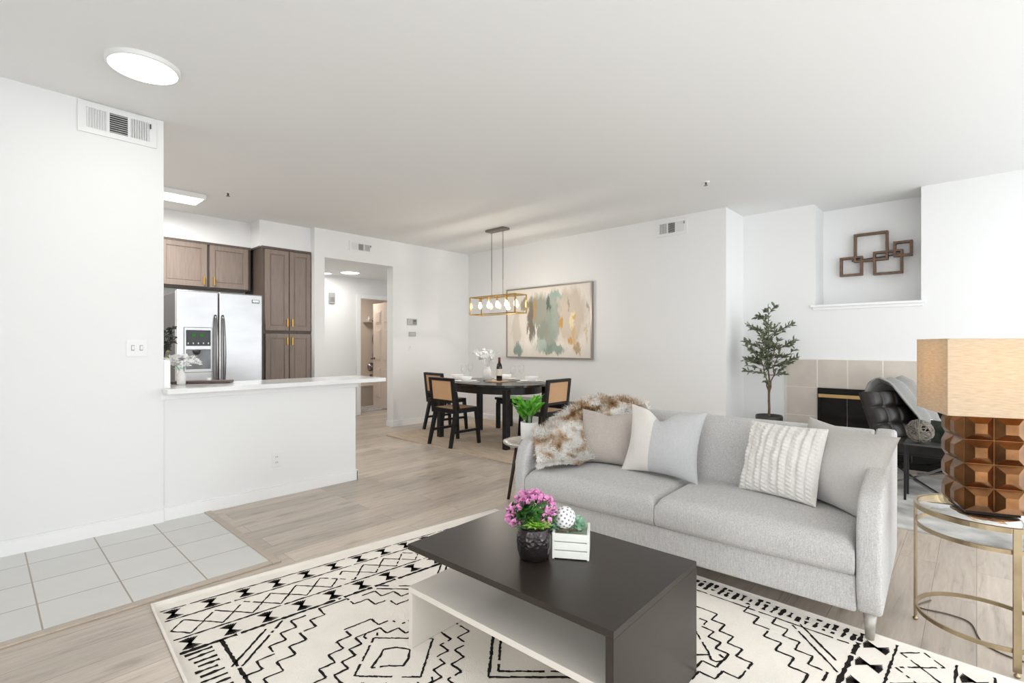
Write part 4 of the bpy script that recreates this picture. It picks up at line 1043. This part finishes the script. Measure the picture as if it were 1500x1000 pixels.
# fur throw
def fur():
    random.seed(31)
    Lft = [(3.33, 2.13, .60), (3.31, 2.14, .72), (3.24, 2.16, .802), (3.10, 2.19, .80), (2.95, 2.215, .755), (2.80, 2.225, .70), (2.66, 2.215, .665), (2.55, 2.19, .64), (2.50, 2.13, .585), (2.47, 2.08, .51), (2.45, 2.05, .455), (2.44, 2.04, .446)]
    Rgt = [(3.33, 1.73, .62), (3.31, 1.73, .74), (3.25, 1.735, .808), (3.16, 1.75, .80), (3.10, 1.77, .74), (3.04, 1.80, .66), (2.99, 1.82, .58), (2.92, 1.84, .51), (2.86, 1.85, .475), (2.78, 1.86, .47), (2.70, 1.865, .462), (2.64, 1.87, .452)]
    nu, nv = len(Lft)*3-2, 20
    def samp(P, f):
        k = f*(len(P)-1); i = min(len(P)-2, int(k)); return Vector(P[i]).lerp(Vector(P[i+1]), k-i)
    b = BM(); grid = []
    for i in range(nu):
        f = i/(nu-1); A, B_ = samp(Lft, f), samp(Rgt, f); row = []
        for j in range(nv):
            g = j/(nv-1); p = A.lerp(B_, g)
            p += Vector((-.025, 0, .03))*math.sin(PI*g)*(.5+.5*math.sin(PI*f))+Vector((-.012, .006, .018))*(math.sin(9*f+4*g)+math.sin(13*g-5*f))*.6*math.sin(PI*min(1, f*1.05))
            row.append(p)
        grid.append(row)
    V = [[b.verts.new(p) for p in r] for r in grid]
    for i in range(nu-1):
        for j in range(nv-1): b.faces.new((V[i][j], V[i][j+1], V[i+1][j+1], V[i+1][j])).smooth = True
    for k in range(15000):
        i = random.random()*(nu-1.001); j = random.random()*(nv-1.001)
        if random.random() < .12: j = random.choice((0, nv-1.01))
        if random.random() < .08: i = nu-1.01
        a, c = int(i), int(j); fi, fj = i-a, j-c
        p = grid[a][c].lerp(grid[a+1][c], fi).lerp(grid[a][c+1].lerp(grid[a+1][c+1], fi), fj)
        dn = (grid[a+1][c]-grid[a][c]).normalized(); sd = (grid[a][c+1]-grid[a][c]).normalized(); nrm = dn.cross(sd).normalized()
        if nrm.x > 0 and nrm.z < 0: nrm = -nrm
        if nrm.z < -.2: nrm = -nrm
        if nrm.x > .3 and i > 9: nrm = -nrm
        d = (dn*random.uniform(.2, 1)+sd*random.uniform(-.6, .6)+nrm*random.uniform(.35, 1.0)).normalized(); L_ = random.uniform(.025, .058); s = d.cross(nrm).normalized()*random.uniform(.0012, .0026)
        q = p+d*L_*.55+nrm*.002; e = p+d*L_-nrm*.006
        v = [b.verts.new(x) for x in (p-s, p+s, q+s*.8, q-s*.8, e)]
        b.faces.new((v[0], v[1], v[2], v[3])); b.faces.new((v[3], v[2], v[4]))
    m = bpy.data.materials.new('long_fur'); m.use_nodes = True; N = m.node_tree.nodes; L = m.node_tree.links; bs = N['Principled BSDF']; bs.inputs['Roughness'].default_value = .8; bs.inputs['Specular IOR Level'].default_value = .15
    tc = N.new('ShaderNodeTexCoord'); n = N.new('ShaderNodeTexNoise'); n.inputs['Scale'].default_value = 7.5; n.inputs['Detail'].default_value = 4; n.inputs['Distortion'].default_value = .8; L.new(tc.outputs['Object'], n.inputs[0])
    r = N.new('ShaderNodeValToRGB'); e = r.color_ramp.elements; e[0].position = .33; e[0].color = lin('#8a6847'); e[1].position = .555; e[1].color = lin('#fbf8f3'); k = e.new(.41); k.color = lin('#c9a884'); k = e.new(.485); k.color = lin('#e6d8c6')
    L.new(n.outputs['Fac'], r.inputs[0]); L.new(r.outputs[0], bs.inputs['Base Color'])
    return tag(obj('fur_throw', b, m, recalc=False), 'cream and brown fur throw over the left corner of the sofa', 'blanket')
fur()

# silver side table and plant behind the left arm
t = thing('side_table', 'round hammered silver side table behind the left sofa arm', 'table', (2.98, 2.60, 0))
b = BM(); n = 40; pf = [(.001, .462), (.17, .462), (.195, .466), (.205, .46), (.20, .445), (.17, .43), (.001, .425)]; lathe(b, pf, n, cap=False); obj('tabletop', b, mat('hammered_silver', (.62, .61, .60), .22, 1, bump=.8, bscale=45), t)
for k in range(3):
    a = 2.36+k*2*PI/3; b = BM(); tube(b, [(.09*math.cos(a), .09*math.sin(a), .43), (.16*math.cos(a), .16*math.sin(a), .001)], [.016, .012], 10); obj('leg', b, mat('dark_walnut', '#3a2a20', .5), t)
t = thing('potted_plant', 'bright green leafy plant in a white pot on the silver side table', 'plant', (3.01, 2.62, .4635))
b = BM(); lathe(b, [(.060, 0), (.066, .004), (.069, .14), (.064, .142), (.061, .12), (.001, .118)], 32); obj('pot', b, M_cream, t)
b = BM(); fb = BM(); random.seed(14)
for k in range(17):
    a = random.uniform(0, 2*PI); r = random.uniform(.03, .13); hgt = random.uniform(.20, .33)
    e = Vector((r*math.cos(a), r*math.sin(a), hgt)); p0 = Vector((.02*math.cos(a), .02*math.sin(a), .115)); m_ = Vector((e.x*.3, e.y*.3, hgt*.7))
    pts = [p0, m_, e]; tube(b, pts, [.004, .003, .0015], 6)
    for q in range(6):
        f = .35+.65*q/5
        p = m_.lerp(e, max(0, (f-.3)/.7)); sdir = (e-m_).normalized(); o_ = sdir.cross(Vector((0, 0, 1))); o_ = o_.normalized() if o_.length > .01 else Vector((1, 0, 0))
        for sg in (-1, 1): leaf(fb, p, sdir*.7+o_*sg*.8+Vector((0, 0, .15)), .052, .024, fold=.2)
obj('stems', b, M_dgreen, t); obj('leaves', fb, M_green, t, recalc=False)

# ------------------------------------------------------------------ gold table, lamp
GC = (2.812, -.026); GR = .224; GT = .545
t = thing('accent_table', 'round gold metal table with a glass top beside the sofa', 'table', (GC[0], GC[1], 0))
def ring(bm, z, R, hgt=.018, th=.006):
    tube(bm, [(R*math.cos(2*PI*k/64), R*math.sin(2*PI*k/64), z) for k in range(64)], 1, flat=(th, hgt), closed=True)
b = BM(); ring(b, GT-.010, GR, .02, .012); obj('top_ring', b, M_gold, t)
b = BM(); ring(b, .455, GR-.004, .016, .006); obj('middle_ring', b, M_gold, t)
b = BM(); ring(b, .093, GR-.004, .016, .008); obj('lower_ring', b, M_gold, t)
b = BM(); lathe(b, [(.001, GT-.012), (GR-.008, GT-.012), (GR-.008, GT-.003), (.001, GT-.003)], 48); obj('glass_top', b, mat('mirror_glass', (.78, .78, .78), .04, 1), t)
for a in (81.3, 201.3, 321.3):
    a = math.radians(a); c, s_ = math.cos(a)*(GR+.004), math.sin(a)*(GR+.004)
    b = BM(); R = Matrix.Translation((c, s_, 0)) @ Matrix.Rotation(a, 4, 'Z'); box(b, -.004, .004, -.012, .012, .018, GT-.002, .001, M=R); lg = obj('leg', b, M_gold, t)
    b = BM(); lathe(b, [(.004, .020), (.004, .014), (.010, .010), (.010, .004), (.006, .0005)], 14, (c, s_, 0)); obj('foot', b, M_gold, lg)
LA = math.radians(-70)       # local x along the front face toward the right, local y going back
lamp = thing('table_lamp', 'copper faceted table lamp with beige square shade on the gold table', 'lamp', (2.822, -.018, GT), LA)
b = BM(); HW, BH = .093, .392; rows, cols = 4, 2
box(b, -HW, HW, -HW, HW, .012, BH, .001)
def facet(bm, M, w_, h_):
    t0 = .022; i_ = .42
    o4 = [(-w_/2, 0, -h_/2), (w_/2, 0, -h_/2), (w_/2, 0, h_/2), (-w_/2, 0, h_/2)]; i4 = [(x*i_, -t0, z*i_) for x, _, z in o4]
    o4 = [bm.verts.new(M @ Vector(p)) for p in o4]; i4 = [bm.verts.new(M @ Vector(p)) for p in i4]
    for k in range(4): bm.faces.new((o4[k], o4[(k+1) % 4], i4[(k+1) % 4], i4[k]))
    bm.faces.new(i4)
for sd in range(4):
    R = Matrix.Rotation(sd*PI/2, 4, 'Z')
    for r_ in range(rows):
        for c_ in range(cols):
            facet(b, R @ Matrix.Translation((-HW+HW*(c_+.5), -HW, .012+(BH-.012)*(r_+.5)/rows)), HW*.985, (BH-.012)/rows*.985)
obj('base', b, M_copper, lamp)
b = BM(); box(b, -.085, .085, -.085, .085, 0, .013, .002); obj('plinth', b, mat('dark_bronze', '#2a211c', .35, .6), lamp)
b = BM(); tube(b, [(0, 0, BH), (0, 0, BH+.12)], .009, 10); lathe(b, [(.02, BH+.10), (.02, BH+.15), (.016, BH+.15)], 14); obj('socket', b, M_brass, lamp)
b = BM(); lathe(b, [(.012, BH+.15), (.028, BH+.18), (.03, BH+.205), (.018, BH+.235), (.002, BH+.245)], 16); obj('bulb', b, emis('lamp_bulb', '#ffd9a8', 38), lamp)
def shade_mat():
    m = bpy.data.materials.new('beige_linen_shade'); m.use_nodes = True; N = m.node_tree.nodes; L = m.node_tree.links; N.clear()
    o = N.new('ShaderNodeOutputMaterial'); d = N.new('ShaderNodeBsdfDiffuse'); tr_ = N.new('ShaderNodeBsdfTranslucent'); mx = N.new('ShaderNodeMixShader'); mx.inputs[0].default_value = .42
    tc = N.new('ShaderNodeTexCoord'); mp = N.new('ShaderNodeMapping'); mp.inputs['Scale'].default_value = (20, 20, 260); n = N.new('ShaderNodeTexNoise'); n.inputs['Scale'].default_value = 1.2; n.inputs['Detail'].default_value = 3
    L.new(tc.outputs['Object'], mp.inputs[0]); L.new(mp.outputs[0], n.inputs[0]); r = N.new('ShaderNodeValToRGB'); r.color_ramp.elements[0].position = .3; r.color_ramp.elements[1].position = .7
    r.color_ramp.elements[0].color = lin('#d6c2a6'); r.color_ramp.elements[1].color = lin('#eadcc6'); L.new(n.outputs['Fac'], r.inputs[0])
    L.new(r.outputs[0], d.inputs[0]); L.new(r.outputs[0], tr_.inputs[0]); L.new(d.outputs[0], mx.inputs[1]); L.new(tr_.outputs[0], mx.inputs[2]); L.new(mx.outputs[0], o.inputs[0]); return m
b = BM(); SW, SZ0, SZ1 = .170, BH+.005, BH+.308
for x0, x1, y0, y1 in ((-SW, SW, -SW, -SW+.002), (-SW, SW, SW-.002, SW), (-SW, -SW+.002, -SW+.002, SW-.002), (SW-.002, SW, -SW+.002, SW-.002)): box(b, x0, x1, y0, y1, SZ0, SZ1)
obj('lamp_shade', b, shade_mat(), lamp)
b = BM()
for z in (SZ0+.002, SZ1-.002):
    for s in (-1, 1): tube(b, [(-SW, s*(SW-.004), z), (SW, s*(SW-.004), z)], .002, 5); tube(b, [(s*(SW-.004), -SW, z), (s*(SW-.004), SW, z)], .002, 5)
tube(b, [(-SW+.004, 0, SZ1-.02), (SW-.004, 0, SZ1-.02)], .002, 5); tube(b, [(0, 0, BH+.1), (0, 0, SZ1-.02)], .003, 6)
obj('shade_wire', b, M_gun, lamp)
b = BM()
def smooth_path(P, n=8):
    out = []; P = [Vector(p) for p in P]
    for i in range(len(P)-1):
        a, b_, c, d = P[max(0, i-1)], P[i], P[i+1], P[min(len(P)-1, i+2)]
        for k in range(n):
            t_ = k/n; out.append(.5*((2*b_)+(c-a)*t_+(2*a-5*b_+4*c-d)*t_*t_+(3*b_-a-3*c+d)*t_**3))
    return out+[P[-1]]
tube(b, smooth_path([(3.10, .16, .004), (2.98, .20, .004), (2.99, .09, .004), (2.96, .02, .004), (2.80, -.02, .004), (2.74, -.12, .004), (2.76, -.30, .004)]), .0032, 6)
tag(obj('power_cord', b, mat('brown_cord', '#5d5248', .6)), 'thin brown lamp cord lying on the floor under the gold table', 'cord')

# ------------------------------------------------------------------ seating by the fireplace
b = BM(); prism(b, [(4.18, 1.55), (5.98, 1.55), (5.98, -1.2), (4.18, -1.2)], .001, .011)
tag(obj('distressed_rug', b, mat('grey_distressed_wool', '#b4b2ae', .95, noise=.45, nscale=4, bump=.4)), 'grey distressed rug in front of the fireplace', 'rug')
AC = (5.55, .275); AR = math.radians(-25)
t = thing('armchair', 'black tufted leather lounge chair with crossed steel legs by the fireplace', 'chair', (AC[0], AC[1], .011), AR-PI/2)
# local -x.. : local +x is the facing direction after a quarter turn
def tuft(W, H, T, nx, ny):
    b = BM(); m_ = 48
    def hgt(u, v):
        cx = u*nx; cy = v*ny; fx = abs(math.sin(PI*cx)); fy = abs(math.sin(PI*cy)); e = min(1, min(u, 1-u, v, 1-v)/.04)
        return T/2*(1-(1-e)**2)*.55+T*.42*(fx*fy)**.35*e
    for s in (1, -1):
        q = [[b.verts.new((s*(hgt(i/m_, j/m_) if s > 0 else T*.25), -W/2+W*i/m_, H*j/m_)) for j in range(m_+1)] for i in range(m_+1)]
        for i in range(m_):
            for j in range(m_): b.faces.new((q[i][j], q[i+1][j], q[i+1][j+1], q[i][j+1])).smooth = True
    bmesh.ops.remove_doubles(b, verts=b.verts[:], dist=.0003)
    q = [e for e in b.edges if e.is_boundary]
    try: bmesh.ops.bridge_loops(b, edges=q)
    except Exception: pass
    return b
RB = Matrix.Translation((-.24, 0, .36)) @ Matrix.Rotation(math.radians(-18), 4, 'Y')
b = tuft(.66, .45, .12, 4, 3); b.transform(RB); obj('backrest', b, M_leatherb, t)
RSt = Matrix.Translation((-.24, 0, .33)) @ Matrix.Rotation(math.radians(84), 4, 'Y')
b = BM(); box(b, -.26, .33, -.33, .33, .29, .41, .03, 4, M=Matrix.Rotation(math.radians(-5), 4, 'Y')); obj('seat', b, M_leatherb, t, smooth=True)
for s in (-1, 1):
    b = BM(); y = s*.35; n = 14
    tube(b, [(.36-.62*k/n-.06*math.sin(PI*k/n), y, .30*(1-(k/n))**1.2*1.0+.012) if False else (.36-.66*(k/n), y, .31*(1-k/n)**1.5+.008) for k in range(n+1)], 1, flat=(.03, .014)); obj('cross_leg', b, M_dsteel, t)
    b = BM(); tube(b, [(.33-.60*(k/n), y-.0, .008+.30*(k/n)**1.3) for k in range(n+1)], 1, flat=(.03, .014)); obj('cross_leg', b, M_dsteel, t)
# blanket over the chair
b = BM(); nu, nv = 40, 24
Rm = Matrix.Translation((AC[0], AC[1], .011)) @ Matrix.Rotation(AR-PI/2, 4, 'Z')
prof_ = [(-.51, .58), (-.505, .68), (-.47, .79), (-.40, .845), (-.31, .80), (-.20, .64), (-.12, .53), (-.10, .45), (.02, .445), (.14, .44), (.22, .435)]
G = []
for i in range(nu):
    f = i/(nu-1)*(len(prof_)-1); k = min(len(prof_)-2, int(f)); p = Vector(prof_[k]).lerp(Vector(prof_[k+1]), f-k); row = []
    for j in range(nv):
        g = j/(nv-1); y0 = -.10+.26*max(0, (i/(nu-1)-.25)); y = y0+g*(.46-y0); fold = .022*math.sin(g*22+i*.06)+.007*math.sin(g*9+i*.2)
        if g > .93: pass
        row.append(b.verts.new(Rm @ Vector((p.x+fold*.5, y, p.y+.045+fold*.8-(max(0, g-.72)*1.0*(.9 if i > nu*.3 else .2))))))
    G.append(row)
for i in range(nu-1):
    for j in range(nv-1): b.faces.new((G[i][j], G[i+1][j], G[i+1][j+1], G[i][j+1])).smooth = True
o = tag(obj('throw_blanket', b, weave('grey_throw', '#979592', .1, 220)), 'light grey throw blanket draped over the black lounge chair', 'blanket')
sm = o.modifiers.new('thick', 'SOLIDIFY'); sm.thickness = .012; sm.offset = 1
t = thing('side_table', 'small black metal side table beside the lounge chair', 'table', (5.05, .27, .011))
b = BM(); box(b, -.115, .115, -.15, .15, .43, .444, .003); obj('tabletop', b, M_char, t)
for sx in (-1, 1):
    for sy in (-1, 1):
        b = BM(); box(b, sx*.105-.008, sx*.105+.008, sy*.14-.008, sy*.14+.008, 0, .43); obj('leg', b, M_black, t)
t = thing('twig_sphere', 'grey woven twig sphere on the black side table', 'ornament', (5.02, .325, .4555+.093))
b = BM(); random.seed(4)
for k in range(46):
    nrm = rnd_dir(); s = nrm.orthogonal().normalized(); u = nrm.cross(s); R_ = .088+random.uniform(-.008, .001)
    tube(b, [(s*math.cos(2*PI*q/20)+u*math.sin(2*PI*q/20))*R_ for q in range(20)], .0035, 5, closed=True)
obj('vine_ball', b, mat('grey_vine', '#7d766c', .8, noise=.3, nscale=30), t)
t = thing('picture_block', 'dark green picture block behind the twig sphere', 'ornament', (5.125, .215, .4555), math.radians(-42))
b = BM(); box(b, -.012, .012, -.06, .06, 0, .17, .003); obj('block', b, mat('dark_green_print', '#39453a', .4, noise=.6, nscale=16), t)
b = BM(); box(b, -.014, .010, .061, .067, 0, .173, .002); obj('edge', b, M_cream, t)
